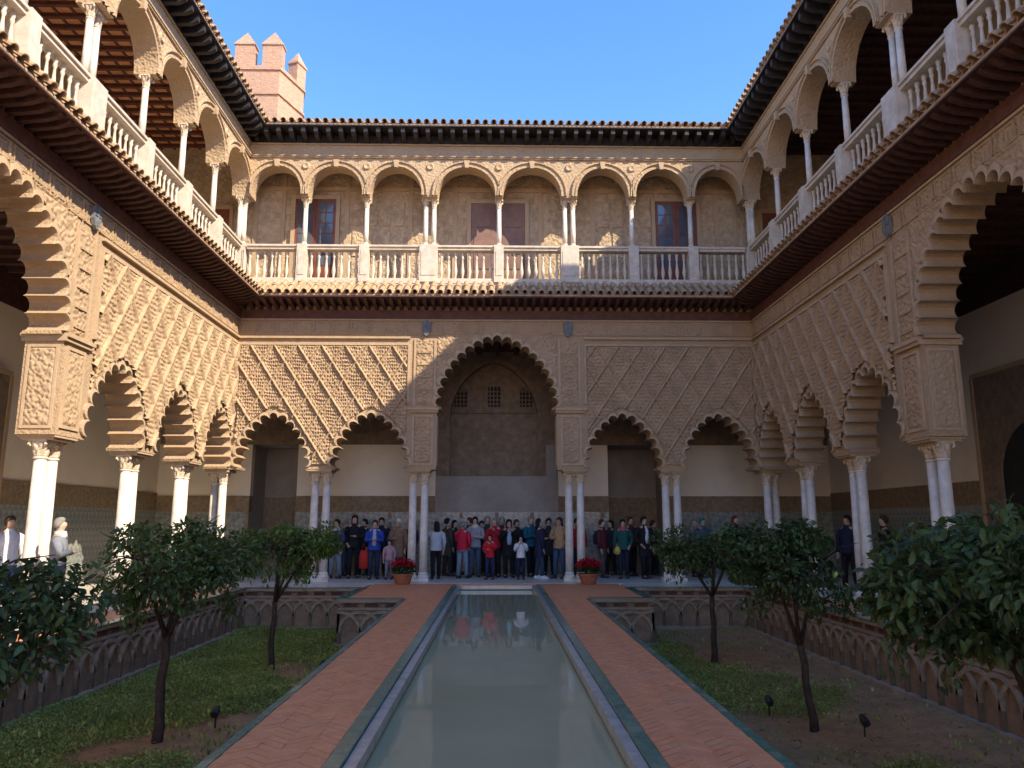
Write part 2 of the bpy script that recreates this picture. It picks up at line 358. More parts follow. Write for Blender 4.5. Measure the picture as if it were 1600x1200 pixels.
for sx, nm in ((-1, 'left'), (1, 'right')):
    gwall('side', sx, 5.0, GY1, 'long retaining wall with interlaced blind arches on the outer side of the %s sunken garden' % nm)
    gwall('end', sx, 3.36, GX1, 'far end wall with blind arches closing the %s sunken garden' % nm)
    gwall('block', sx, 2.0, 3.35, 'short arched wall face beside the %s path where the terrace juts into the garden' % nm)
    gwall('blockside', sx, 17.12, GY1, 'short return wall of the terrace facing outward over the %s sunken garden' % nm)

# ------------------------------------------------------------------ lower arcades
Z0 = 3.08; ZS = 4.8; ZT = 8.5
def small(u0, u1): return dict(u0=u0, u1=u1, z=Z0, w=(u1 - u0) / 2 - .13, h=1.46, n=13, b=.60)
def big(u0, u1): return dict(u0=u0, u1=u1, z=ZS, w=(u1 - u0) / 2 - .12, h=1.98, n=19, b=.60)
BAYS = {
    'far': [small(-7.40, -5.30), small(-4.68, -2.50), big(-1.72, 1.72), small(2.50, 4.68), small(5.30, 7.40)],
    'left': [small(1.25, 3.0), small(3.65, 5.75), small(6.4, 8.65), big(9.45, 13.1), small(13.95, 16.3), small(16.92, 19.05), small(19.66, 21.68)],
}
BAYS['right'] = BAYS['left']
RNG = {'far': (-7.5, 7.5), 'left': (YN, 22.45), 'right': (YN, 22.45)}
TH = .66
def relief(name, P, a0, a1, b0, b1, amp, parent, mask=None, flip=False, k=.17, m='sebka', step=.023):
    """arabesque carving in real relief; P(a, b, h) -> point"""
    na = max(2, int((a1 - a0) / step)); nb = max(2, int((b1 - b0) / step))
    A_ = np.linspace(a0, a1, na + 1); B_ = np.linspace(b0, b1, nb + 1); AA, BB = np.meshgrid(A_, B_)
    w0 = 2 * PI / k; am = (a0 + a1) / 2; x = np.abs(AA - am); y = BB - b0
    v = np.sin(w0 * x + 1.6 * np.sin(w0 * y * .55)) * np.sin(w0 * y + 1.6 * np.sin(w0 * x * .6)) + .45 * np.sin(w0 * 2 * x + 1.1 * np.sin(w0 * y)) * np.cos(w0 * 2 * y)
    H = np.clip(.5 + v * 1.1, 0, 1) * amp + rng.uniform(-.0015, .0015, v.shape)
    H[0] = H[-1] = 0; H[:, 0] = H[:, -1] = 0
    idx = np.arange((nb + 1) * (na + 1)).reshape(nb + 1, na + 1); V = [P(float(a), float(b), float(h)) for a, b, h in zip(AA.ravel(), BB.ravel(), H.ravel())]
    keep = np.ones((nb, na), bool)
    if mask is not None: keep = ~mask(AA[:-1, :-1] + (A_[1] - A_[0]) / 2, BB[:-1, :-1] + (B_[1] - B_[0]) / 2)
    q = [idx[:-1, :-1][keep], idx[:-1, 1:][keep], idx[1:, 1:][keep], idx[1:, :-1][keep]]
    if flip: q = q[::-1]
    me = mk(name, V, np.stack(q, 1).tolist(), m, True)
    bm = bmesh.new(); bm.from_mesh(me); bmesh.ops.delete(bm, geom=[v_ for v_ in bm.verts if not v_.link_faces], context='VERTS'); bm.to_mesh(me); bm.free()
    return mobj(name, me, parent)
def lower_wall(fr, label, m='stucco'):
    c = FR[fr](sum(RNG[fr]) / 2, .3, 0)
    A = thing('arcade', label, 'arcade', c)
    poly = [(RNG[fr][0], Z0)]
    for b in BAYS[fr]:
        uc = (b['u0'] + b['u1']) / 2
        L = lobed(uc, b['z'] + .06, b['w'], b['h'], b['n'], b['b'])
        if b['z'] > Z0: poly += [(b['u0'], Z0), (b['u0'], ZS - .001), (L[0][0], ZS)]
        else: poly += [(L[0][0] - .02, Z0)]
        poly += L
        if b['z'] > Z0: poly += [(L[-1][0], ZS), (b['u1'], ZS - .001), (b['u1'], Z0)]
        else: poly += [(L[-1][0] + .02, Z0)]
    poly += [(RNG[fr][1], Z0), (RNG[fr][1], ZT), (RNG[fr][0], ZT)]
    mobj('wall', plate(poly, fr, 0, TH, m, 'wall'), A)
    vis = [b for b in BAYS[fr] if fr == 'far' or b['u1'] > 9]
    for b in vis:   # scalloped ring round each arch
        uc = (b['u0'] + b['u1']) / 2; bigb = b['z'] > Z0
        inn = lobed(uc, b['z'] + .06, b['w'], b['h'], b['n'], b['b'])
        g = .10 if bigb else .075
        out = lobed(uc, b['z'] + .06, b['w'] + g, b['h'] + g * 1.05, b['n'], b['b'] * .95)
        ring = inn + list(reversed(out))
        T = FR[fr]; n = len(inn); d0 = -.055; V = [T(p[0], d0, p[1]) for p in inn] + [T(p[0], d0 + .01, p[1]) for p in out] + [T(p[0], -.001, p[1]) for p in inn] + [T(p[0], -.001, p[1]) for p in out]
        F = []
        for i in range(n - 1):
            F += [(i, i + 1, n + i + 1, n + i), (i, 2 * n + i, 2 * n + i + 1, i + 1), (n + i, n + i + 1, 3 * n + i + 1, 3 * n + i)]
        mobj('arch_moulding', mk('arch_moulding', V, F, 'stucco_mould'), A)
    # pilaster imposts and base slabs
    for b in BAYS[fr]:
        if b['z'] > Z0:
            for s, ue in ((-1, b['u0']), (1, b['u1'])):
                a0, a1 = (ue - .86, ue + .06) if s < 0 else (ue - .06, ue + .86)
                mb = MB(); fbox(mb, fr, a0 + (.02 if s > 0 else .06), a1 - .06 if s > 0 else a1 - .02, -.07, TH + .05, ZS - .10, ZS - .03)
                fbox(mb, fr, a0 + .02, a1, -.11, TH + .08, ZS - .03, ZS + .04)
                mobj('impost', mb.mesh('impost', 'stucco_mould'), A)
                # carved panel frames on pilaster faces
                um = (a0 + a1) / 2
                mb = MB()
                for q in (-.27, .27): fbox(mb, fr, um + q - .03, um + q + .03, -.03, 0, Z0 + .12, ZS - .16)
                fbox(mb, fr, um - .24, um + .24, -.028, 0, Z0 + .12, Z0 + .18); fbox(mb, fr, um - .24, um + .24, -.028, 0, ZS - .22, ZS - .16)
                PF = lambda a, b, h: FR[fr](a, -.003 - h, b)
                if fr == 'far' or um > 9: relief('pilaster_carving', PF, um - .24, um + .24, Z0 + .19, ZS - .23, .032, A, k=.15, flip=(fr == 'left'))
                mobj('pilaster_panel', mb.mesh('pilaster_panel', 'stucco_mould'), A)
                # jamb panel facing the opening
                mb = MB(); je = ue + (.02 if s < 0 else -.02); j0, j1 = min(ue, je), max(ue, je)
                for (da, db, za, zb) in ((.06, .11, Z0 + .1, ZS - .16), (TH - .11, TH - .06, Z0 + .1, ZS - .16), (.11, TH - .11, Z0 + .1, Z0 + .15), (.11, TH - .11, ZS - .21, ZS - .16)):
                    fbox(mb, fr, j0, j1, da, db, za, zb)
                PJ = lambda a, b, h, ue=ue, s=s: FR[fr](ue - s * (.003 + h), a, b)
                if fr == 'far' or um > 9: relief('jamb_carving', PJ, .115, TH - .115, Z0 + .16, ZS - .22, .028, A, k=.14, m='stucco_plain')
                mobj('jamb_panel', mb.mesh('jamb_panel', 'stucco_mould'), A)
    # string courses and alfiz frames
    big_b = [b for b in BAYS[fr] if b['z'] > Z0][0]
    segs = []
    if fr == 'far': segs = [(-7.46, -2.52), (2.52, 7.46)]
    else: segs = [(13.98, 21.76)]
    mb = MB()
    lo, hi = (-7.5, 7.5) if fr == 'far' else (YN + .1, YF)
    fbox(mb, fr, lo, hi, -.045, 0, 7.40, 7.448)
    for (a, c_) in segs: fbox(mb, fr, a, c_, -.06, 0, 6.66, 6.72); fbox(mb, fr, a, c_, -.075, 0, 6.86, 6.92)
    mobj('string_course', mb.mesh('string_course', 'stucco_mould'), A)
    for (a, c_) in segs:
        for ue in (a + .0, c_ - .06):
            mb = MB(); fbox(mb, fr, ue, ue + .06, -.062, 0, 4.95 if abs(ue - a) < 1e-6 and fr != 'far' else (4.95), 6.66)
            mobj('panel_border', mb.mesh('panel_border', 'stucco_mould'), A)
    # vertical alfiz bands by the big arch
    for s, ue in ((-1, big_b['u0']), (1, big_b['u1'])):
        for off in (.08, .66):
            u_ = ue + s * off; mb = MB(); fbox(mb, fr, u_ - .03, u_ + .03, -.035, 0, ZS + .07, 6.85); mobj('alfiz_band', mb.mesh('alfiz_band', 'stucco_mould'), A)
        for kz in range(5):
            zz = ZS + .2 + kz * .36; mb = MB(); u_ = ue + s * .37
            fbox(mb, fr, u_ - .2, u_ + .2, -.05, -.004, zz, zz + .03); mobj('alfiz_panel', mb.mesh('alfiz_panel', 'stucco'), A)
    # carved spandrels over the big arch, beside it and along the frieze
    PS = lambda a, b, h: FR[fr](a, -.003 - h, b); bc = (big_b['u0'] + big_b['u1']) / 2
    for (q0, q1) in ((big_b['u0'] - .02, bc), (bc, big_b['u1'] + .02)):
        relief('spandrel_carving', PS, q0, q1, ZS + .1, 6.98, .03, A, mask=lambda a, b: inside_arch(a, b, bc, ZS + .06, big_b['w'], big_b['h'], .24), flip=(fr == 'left'), k=.2)
    for s, ue in ((-1, big_b['u0']), (1, big_b['u1'])):
        q0, q1 = sorted((ue + s * .12, ue + s * .62)); relief('band_carving', PS, q0, q1, ZS + .1, 6.84, .03, A, flip=(fr == 'left'), k=.17)
    relief('frieze_carving', PS, (lo if fr == 'far' else 9.0) + .03, hi - .03, 6.99, 7.39, .028, A, flip=(fr == 'left'), k=.13)
    # frieze of panels
    u = lo + .1; fp = None; k = 0
    start = lo if fr == 'far' else 9.0
    n = int((hi - start) / .53)
    st = (hi - start) / n
    for i in range(n):
        a = start + i * st + .035; b_ = a + st - .07
        uc = (a + b_) / 2
        top_lim = 6.98
        if big_b['u0'] + .35 < uc < big_b['u1'] - .35: top_lim = 7.06
        mb = MB(); fr_w = .03
        fbox(mb, fr, a, a + fr_w, -.05, 0, top_lim, 7.36); fbox(mb, fr, b_ - fr_w, b_, -.05, 0, top_lim, 7.36)
        fbox(mb, fr, a + fr_w, b_ - fr_w, -.028, 0, top_lim, top_lim + .03); fbox(mb, fr, a + fr_w, b_ - fr_w, -.028, 0, 7.33, 7.36)
        if i % 3 == 1:
            fbox(mb, fr, uc - .11, uc + .11, -.022, 0, 7.08, 7.28)
        else:
            fbox(mb, fr, uc - .15, uc - .07, -.02, 0, 7.08, 7.28); fbox(mb, fr, uc + .07, uc + .15, -.02, 0, 7.08, 7.28); fbox(mb, fr, uc - .03, uc + .03, -.024, 0, 7.1, 7.25)
        mobj('frieze_panel', mb.mesh('frieze_panel', 'stucco'), A)
    # sebka relief panels
    for (a, c_) in segs:
        st_ = .022; nu = int((c_ - a - .14) / st_); nz = int((6.64 - Z0 - .1) / st_)
        U = a + .07 + np.arange(nu + 1) * st_; Zz = 6.64 - np.arange(nz + 1) * st_
        UU, ZZ = np.meshgrid(U, Zz)
        per = .68; q = 1.5
        org = a + (.34 if fr == 'far' else .2)
        s1 = (UU - org + (ZZ - 6.66) / q) / per; s2 = (UU - org - (ZZ - 6.66) / q) / per
        wob = .008 * np.sin(2 * PI * (s1 - s2) * 2); d1 = np.abs(((s1 + wob + .5) % 1) - .5) * per * .83; d2 = np.abs(((s2 - wob + .5) % 1) - .5) * per * .83
        # down-right ribs are more prominent than the others
        rib = np.maximum(np.clip(1.75 - d2 / .023, 0, 1) * 1.15, np.clip(1.7 - d1 / .024, 0, 1) * 1.12)
        f1 = ((s1 % 1) - .5); f2 = ((s2 % 1) - .5)
        a1 = f1 + f2; a2 = f1 - f2       # horizontal / vertical in the rhombus
        # leaf medallions pierced by round and lens shaped holes, framed by a second thin rib
        edge = np.minimum(np.abs(np.abs(f1) - .36), np.abs(np.abs(f2) - .36)); inner = (np.abs(f1) < .38) & (np.abs(f2) < .38)
        rib2 = np.where(inner, np.clip(1.5 - edge / .035, 0, 1), 0) * .7
        wa = .07 * np.sin(UU * 9.1 + 2.2 * np.sin(ZZ * 5.3)); wb = .07 * np.sin(ZZ * 8.3 + 2.0 * np.sin(UU * 6.7)); a1 = a1 + wa * .5; a2 = a2 + wb * .5
        c1 = np.cos(2 * PI * a1 * 2.5) * np.cos(2 * PI * a2 * 2.5); c2 = np.cos(2 * PI * (a1 * 4 + .25)) * np.cos(2 * PI * (a2 * 4))
        leaf = .62 + .22 * c2 - np.clip(c1 * 2.6 - .9, 0, 1) * .8 - np.clip(-c1 * 2.4 - 1.0 + .5 * np.sin(UU * 3.7 + ZZ * 2.9), 0, 1) * .7
        leaf = leaf + .10 * np.sin(UU * 61 + 3 * np.sin(ZZ * 17)) * np.sin(ZZ * 53 + 2 * np.sin(UU * 23))
        H = np.maximum(np.maximum(rib * .098, rib2 * .082), np.clip(leaf, 0, 1) * .08) + rng.uniform(-.003, .003, UU.shape)
        mask = np.zeros((nz, nu), bool)
        CU = (UU[:-1, :-1] + st_ / 2); CZ = (ZZ[:-1, :-1] - st_ / 2)
        for b in BAYS[fr]:
            if b['z'] > Z0: 
                mask |= (CU > b['u0'] - .02) & (CU < b['u1'] + .02) & (CZ < 9) if False else mask
                continue
            uc = (b['u0'] + b['u1']) / 2
            mask |= inside_arch(CU, CZ, uc, Z0 + .06, b['w'], b['h'], .25) & (CZ > 0)
        mask |= CZ < Z0 + .14
        T = FR[fr]; idx = np.arange((nz + 1) * (nu + 1)).reshape(nz + 1, nu + 1)
        V = []
        for uu, zz, hh in zip(UU.ravel(), ZZ.ravel(), H.ravel()): V.append(T(float(uu), -.006 - float(hh), float(zz)))
        keep = ~mask; q0 = idx[:-1, :-1][keep]; q1 = idx[:-1, 1:][keep]; q2 = idx[1:, 1:][keep]; q3 = idx[1:, :-1][keep]
        F = np.stack([q0, q3, q2, q1], 1) if fr != 'left' else np.stack([q0, q1, q2, q3], 1)
        me = mk('sebka_panel', V, F.tolist(), 'sebka', True)
        bm = bmesh.new(); bm.from_mesh(me); bmesh.ops.delete(bm, geom=[v for v in bm.verts if not v.link_faces], context='VERTS'); bm.to_mesh(me); bm.free()
        mobj('sebka_panel', me, A, label='stucco panel carved with a diamond lattice over leaf ornament')
    return A
lower_wall('far', 'carved stucco arcade across the far side, its middle arch much taller')
lower_wall('left', 'sunlit carved stucco arcade wall of scalloped arches along the left side')
lower_wall('right', 'shaded carved stucco arcade wall of scalloped arches along the right side')
# emblems on the frieze
def shield(fr, u, z, label):
    t = thing('shield', label, 'emblem', FR[fr](u, -.03, z))
    P = [(-.13, .18), (-.08, .2), (0, .26), (.08, .2), (.13, .18), (.13, -.04), (.07, -.17), (0, -.23), (-.07, -.17), (-.13, -.04)]
    mobj('shield_body', plate([(u + a, z + b) for a, b in P], fr, -.10, -.032, 'shield', 'shield_body'), t)
    mb = MB(); fbox(mb, fr, u - .015, u + .015, -.115, -.10, z - .15, z + .18); fbox(mb, fr, u - .1, u + .1, -.113, -.10, z + .02, z + .05)
    mobj('charge', mb.mesh('charge', 'shield'), t)
shield('far', -2.06, 7.16, 'small worn heraldic shield on the frieze upper left of the tall far arch')
shield('far', 2.06, 7.16, 'small dark heraldic shield on the frieze upper right of the tall far arch')
shield('left', 13.6, 7.16, 'small worn heraldic shield on the sunlit frieze of the left arcade')
shield('right', 13.75, 7.16, 'small dark heraldic shield on the shaded frieze of the right arcade')

# ------------------------------------------------------------------ columns
def capital_mesh(r0, h, w_):
    mb = MB(); n = 32; rings = []
    zs = [0, .04, .05, .2, .35, .5, .62, .78, .86]
    for i, t in enumerate(zs):
        ring = []
        for k in range(n):
            a = 2 * PI * k / n; sq = 1 / max(abs(math.cos(a)), abs(math.sin(a)))
            sq = min(sq, 1.25)
            base = r0 * 1.02 + (w_ - r0) * (t ** 1.6); rr = base * (1 + (sq - 1) * t)
            leafy = .09 * math.cos(8 * a) * math.sin(PI * min(t * 2, 1)) + .10 * math.cos(8 * a + PI) * math.sin(PI * max(0, min((t - .4) * 2, 1)))
            if t in (.04,): rr *= 1.12
            rr *= 1 + leafy
            ring.append((rr * math.cos(a), rr * math.sin(a), t * h))
        rings.append(ring)
    V = [p for r in rings for p in r]; F = []
    for i in range(len(rings) - 1):
        for k in range(n): F.append((i * n + k, i * n + (k + 1) % n, (i + 1) * n + (k + 1) % n, (i + 1) * n + k))
    F.append(tuple((len(rings) - 1) * n + k for k in range(n)))
    mb.add(V, F)
    for sx in (-1, 1):      # corner volutes
        for sy in (-1, 1): mb.tube([(sx * w_ * .78, sy * w_ * .78, h * .62), (sx * w_ * .93, sy * w_ * .93, h * .74), (sx * w_ * .86, sy * w_ * .86, h * .87)], [h * .07, h * .1, h * .07], 6)
    mb.box(-w_, w_, -w_, w_, h * .87, h)
    return mb.mesh('capital', 'capital')
def column_set(r, zb, z1, z2, w_):
    shaft = MB().loft(lathe([(r, zb), (r * 1.03, zb + (z1 - zb) * .3), (r * .9, z1 - .03)]), 18).mesh('shaft', 'marble', True)
    cap = capital_mesh(r * .92, z2 - z1, w_)
    b = MB(); b.box(-r * 1.5, r * 1.5, -r * 1.5, r * 1.5, 0, zb * .35)
    b.loft(lathe([(r * 1.45, zb * .35), (r * 1.5, zb * .5), (r * 1.3, zb * .65), (r * 1.12, zb * .75), (r * 1.22, zb * .88), (r * 1.05, zb), (r, zb + .01)]), 18)
    nk = MB().loft(lathe([(r * .92, z1 - .05), (r * 1.1, z1 - .035), (r * 1.1, z1 - .015), (r * .92, z1)]), 16)
    return shaft, cap, b.mesh('base', 'marble'), nk.mesh('neck_ring', 'marble')
LOWC = column_set(.112, .24, 2.72, 3.0, .155)
UPC = column_set(.072, .12, 1.27, 1.52, .115)
def column(cs, x, y, z, label, group, name='marble_column', s=1.0):
    t = thing(name, label, 'column', (x, y, z), group)
    o = mobj('shaft', cs[0], t, False); mobj('capital', cs[1], t, False, (0, 0, (2.72 if cs is LOWC else 1.27))); mobj('base', cs[2], t, False); mobj('neck_ring', cs[3], t, False)
    return t
# lower, pairs: (frame, u centre)
def pair(fr, u, desc, half=.165, names=None):
    for i, s in enumerate((-1, 1)):
        x, y, z = FR[fr](u + s * half, .33, 0)
        if fr == 'far': which = 'left' if s < 0 else 'right'
        else: which = 'nearer' if s < 0 else 'farther'
        column(LOWC, x, y, 0, 'white column, %s of the pair %s' % (which, desc), 'marble columns of the lower arcade')
def slab_impost(fr, u, wd=.66):
    mb = MB(); fbox(mb, fr, u - wd / 2, u + wd / 2, .05, TH - .05, 3.0, 3.04); fbox(mb, fr, u - wd / 2 - .03, u + wd / 2 + .03, .01, TH - .01, 3.04, 3.079)
    return mb
arcs = {}
for o in COL.objects:
    if o.name.startswith('arcade'):
        arcs['far' if 'far side' in o['label'] else ('left' if 'left side' in o['label'] else 'right')] = o
def ab(fr, u, wd=.66): mobj('abacus', slab_impost(fr, u, wd).mesh('abacus', 'stucco_mould'), arcs[fr])
for u, d in ((-5.0, 'between the small arches at the far left'), (-2.22, 'left of the tall far arch'), (2.22, 'right of the tall far arch'), (5.0, 'between the small arches at the far right')):
    pair('far', u, d); ab('far', u)
for fr, nm in (('left', 'left'), ('right', 'right')):
    sx = -1 if fr == 'left' else 1
    for u, d in ((19.36, 'nearest the far corner on the %s side' % nm), (16.6, 'midway along the %s side arches' % nm), (13.52, 'under the big pilaster on the %s side' % nm)):
        pair(fr, u, d); ab(fr, u)
    for u in (9.03, 6.08, 3.33):
        pair(fr, u, {9.03: 'under the nearer big pilaster on the %s side' % nm, 6.08: 'second from the near corner on the %s side' % nm, 3.33: 'nearest the near corner on the %s side' % nm}[u]); ab(fr, u)
    column(LOWC, sx * 7.72, 21.98, 0, 'inner white column of the cluster at the far %s corner' % nm, 'marble columns of the lower arcade')
    column(LOWC, sx * 8.03, 22.2, 0, 'outer white column of the cluster at the far %s corner' % nm, 'marble columns of the lower arcade')
    mb = MB(); fbox(mb, fr, 21.74, 22.43, .02, TH, 3.0, 3.079); mobj('abacus', mb.mesh('abacus', 'stucco_mould'), arcs[fr])

# ------------------------------------------------------------------ lower eaves (tejaroz)
def half_tile(L, r0, r1, up=True, n=7, t=.018):
    V = []; F = []
    for (y, r) in ((0, r0), (L, r1)):
        for rr in (r, r - t):
            for k in range(n + 1):
                a = PI * k / n; V.append((math.cos(a) * rr, y, math.sin(a) * rr * (1 if up else -1)))
    m_ = n + 1
    for k in range(n):
        F += [(k, k + 1, 2 * m_ + k + 1, 2 * m_ + k), (m_ + k, 3 * m_ + k, 3 * m_ + k + 1, m_ + k + 1), (k, m_ + k, m_ + k + 1, k + 1), (2 * m_ + k, 2 * m_ + k + 1, 3 * m_ + k + 1, 3 * m_ + k)]
    F += [(0, 2 * m_, 3 * m_, m_), (n, m_ + n, 3 * m_ + n, 2 * m_ + n)]
    return V, F
def rot_for(fr):   # local +Y = into the wall
    return {'far': 0, 'left': PI / 2, 'right': -PI / 2}[fr]
def eave(fr, label, proj, z_wall_bot, z_out_bot, tile_z, slope, pitch_t, pitch_r, rw, rh, kind, top_len, mbeam, mraf):
    lo, hi = (-7.5, 7.5) if fr == 'far' else (YN, YF)
    near = lo if fr == 'far' else 6.0
    E_ = thing('eave' if kind == 'low' else 'roof', label, 'eave' if kind == 'low' else 'roof', FR[fr]((lo + hi) / 2, 0, z_wall_bot))
    def room(u):
        r_ = hi - u
        if fr == 'far': r_ = min(r_, u - lo)
        return max(0, min(proj, r_))
    # rafters
    L = proj - .06; V = []
    prof = [(0, 0), (.35, .01), (.7, .02), (.88, .06), (1, .10)]
    mb = MB(); n = len(prof)
    for s in (-1, 1):
        for (t, dz) in prof: V.append((s * rw / 2, -t * L, dz + (z_out_bot - z_wall_bot) * t))
        for (t, dz) in prof: V.append((s * rw / 2, -t * L, rh + (z_out_bot - z_wall_bot) * t))
    k2 = 2 * n; F = []
    for i in range(n - 1):
        F += [(i, i + 1, n + i + 1, n + i), (k2 + i, k2 + n + i, k2 + n + i + 1, k2 + i + 1), (i, k2 + i, k2 + i + 1, i + 1), (n + i, n + i + 1, k2 + n + i + 1, k2 + n + i)]
    F += [(n - 1, k2 + n - 1, k2 + 2 * n - 1, 2 * n - 1)]
    me = mk('rafter', V, F, mraf)
    u = near + pitch_r * .6; zr = z_wall_bot + (.27 if kind == 'low' else 0)
    cnt = 0
    while u < hi - .08:
        ro = room(u)
        if ro > .12: mobj('rafter' if kind == 'low' else 'bracket', me, E_, True, FR[fr](u, 0, zr), (0, 0, rot_for(fr)), (1, (ro - .03 if ro < proj else proj) / proj, 1))
        u += pitch_r
    # beam on the wall
    bb = MB()
    if kind == 'low':
        fbox(bb, fr, lo + (.0 if fr != 'far' else .07), hi - (.07 if fr == 'far' else 0), -.07, -.001, z_wall_bot, z_wall_bot + .26)
        mobj('beam', bb.mesh('beam', mbeam), E_)
    else:
        fbox(bb, fr, lo + (.03 if fr == 'far' else 0), hi - (.03 if fr == 'far' else 0), -.03, -.002, z_wall_bot, z_wall_bot + .255)
        mobj('fascia', bb.mesh('fascia', mbeam), E_)
    # soffit board above the rafters, mitred at the corners
    T = FR[fr]; zi = zr + rh; zo = zr + rh + (z_out_bot - z_wall_bot)
    a0 = lo if fr == 'far' else lo; o0 = lo + proj if fr == 'far' else lo
    V = [T(a0, 0, zi), T(hi, 0, zi), T(hi - proj, -proj, zo), T(o0, -proj, zo)]
    V += [(x, y, z + .03) for x, y, z in V]
    mobj('soffit', mk('soffit', V, [(0, 1, 2, 3), (7, 6, 5, 4), (3, 2, 6, 7), (0, 4, 5, 1), (1, 5, 6, 2), (0, 3, 7, 4)], mraf), E_)
    # tiles
    rt = pitch_t * .36; segL = .47 if kind == 'low' else .5
    zt = tile_z
    courses = 2
    cosS, sinS = math.cos(slope), math.sin(slope)
    Vt, Ft = half_tile(segL + .05, rt, rt * .84); tme = mk('tile', Vt, Ft, 'tile', False)
    pans = MB(); Vp, Fp = half_tile(segL * 2 + .02, rt * .95, rt * .95, False)
    u = near + pitch_t * .5; i = 0
    R = Euler((slope, 0, rot_for(fr))).to_matrix()
    while u < hi - .05:
        ro = room(u); skip = proj + .06 - ro if ro < proj else 0
        for c_ in range(courses):
            dist = c_ * segL
            if dist < skip - .25: continue
            dd = dist * cosS - proj - .05; base = T(u, dd, zt + dist * sinS + .01 * c_)
            j = random.uniform(-.03, .03)
            mobj('tile', tme, E_, True, (base[0], base[1], base[2] + j * .3), (slope + random.uniform(-.02, .02), 0, rot_for(fr) + j * 1.5), (random.uniform(.96, 1.04), 1, random.uniform(.95, 1.05)))
        # pan
        up = u + pitch_t / 2
        if room(up) >= proj:
            b0 = T(up, -proj - .02, zt + .03)
            pans.add([tuple(R @ Vector(v) + Vector(b0)) for v in Vp], Fp)
        u += pitch_t
    mobj('pan_tiles', pans.mesh('pan_tiles', 'tile'), E_, kind='stuff')
    # bed under the tiles / the roof slope behind
    rise = math.tan(slope)
    e = proj - .02; V = [T(o0 + (.02 if fr == 'far' else 0), -e, zt - .035), T(hi - proj - .0, -e, zt - .035), T(hi + (top_len if kind == 'up' else 0), top_len, zt - .035 + (e + top_len) * rise), T(lo - (top_len if kind == 'up' and fr == 'far' else 0), top_len, zt - .035 + (e + top_len) * rise)]
    V2 = [(x, y, z - .05) for x, y, z in V]
    mobj('tile_bed', mk('tile_bed', V + V2, [(0, 1, 2, 3), (7, 6, 5, 4), (0, 4, 5, 1), (1, 5, 6, 2), (2, 6, 7, 3), (3, 7, 4, 0)], 'tile'), E_)
    return E_
for fr, lab in (('far', 'tiled eave with dark red rafters between the two storeys on the far side'), ('left', 'tiled eave with dark red rafters between the storeys along the sunlit left side'), ('right', 'tiled eave with dark rafters between the storeys along the shaded right side')):
    eave(fr, lab, .78, 7.45, 7.50, 8.03, math.radians(32), .24, .24, .095, .13, 'low', 0.0, 'beamred', 'wood')
for fr, lab in (('far', 'upper tiled roof edge on black brackets across the far side'), ('left', 'upper tiled roof edge on black brackets along the left side'), ('right', 'upper tiled roof edge on black brackets along the right side')):
    eave(fr, lab, .60, 12.97, 12.97, 13.36, math.radians(20), .25, .37, .12, .26, 'up', 4.0, 'woodup', 'woodup')
# taller mass inferred from its shadow; unseen block added here to cast it
a = thing('roof_occluder', 'unseen added parapet block rising above the right wing roof, beyond the top of the view', 'occluder', (9.2, 8, 13.9))
mb = MB(); mb.box(8.0, 10.6, 1.0, 16.4, 13.85, 16.0); mobj('occluder_body', mb.mesh('occluder_body', 'upper'), a)
mb = MB(); mb.box(7.94, 10.66, .94, 16.46, 16.0, 16.05); mobj('occluder_cap', mb.mesh('occluder_cap', 'tile'), a)

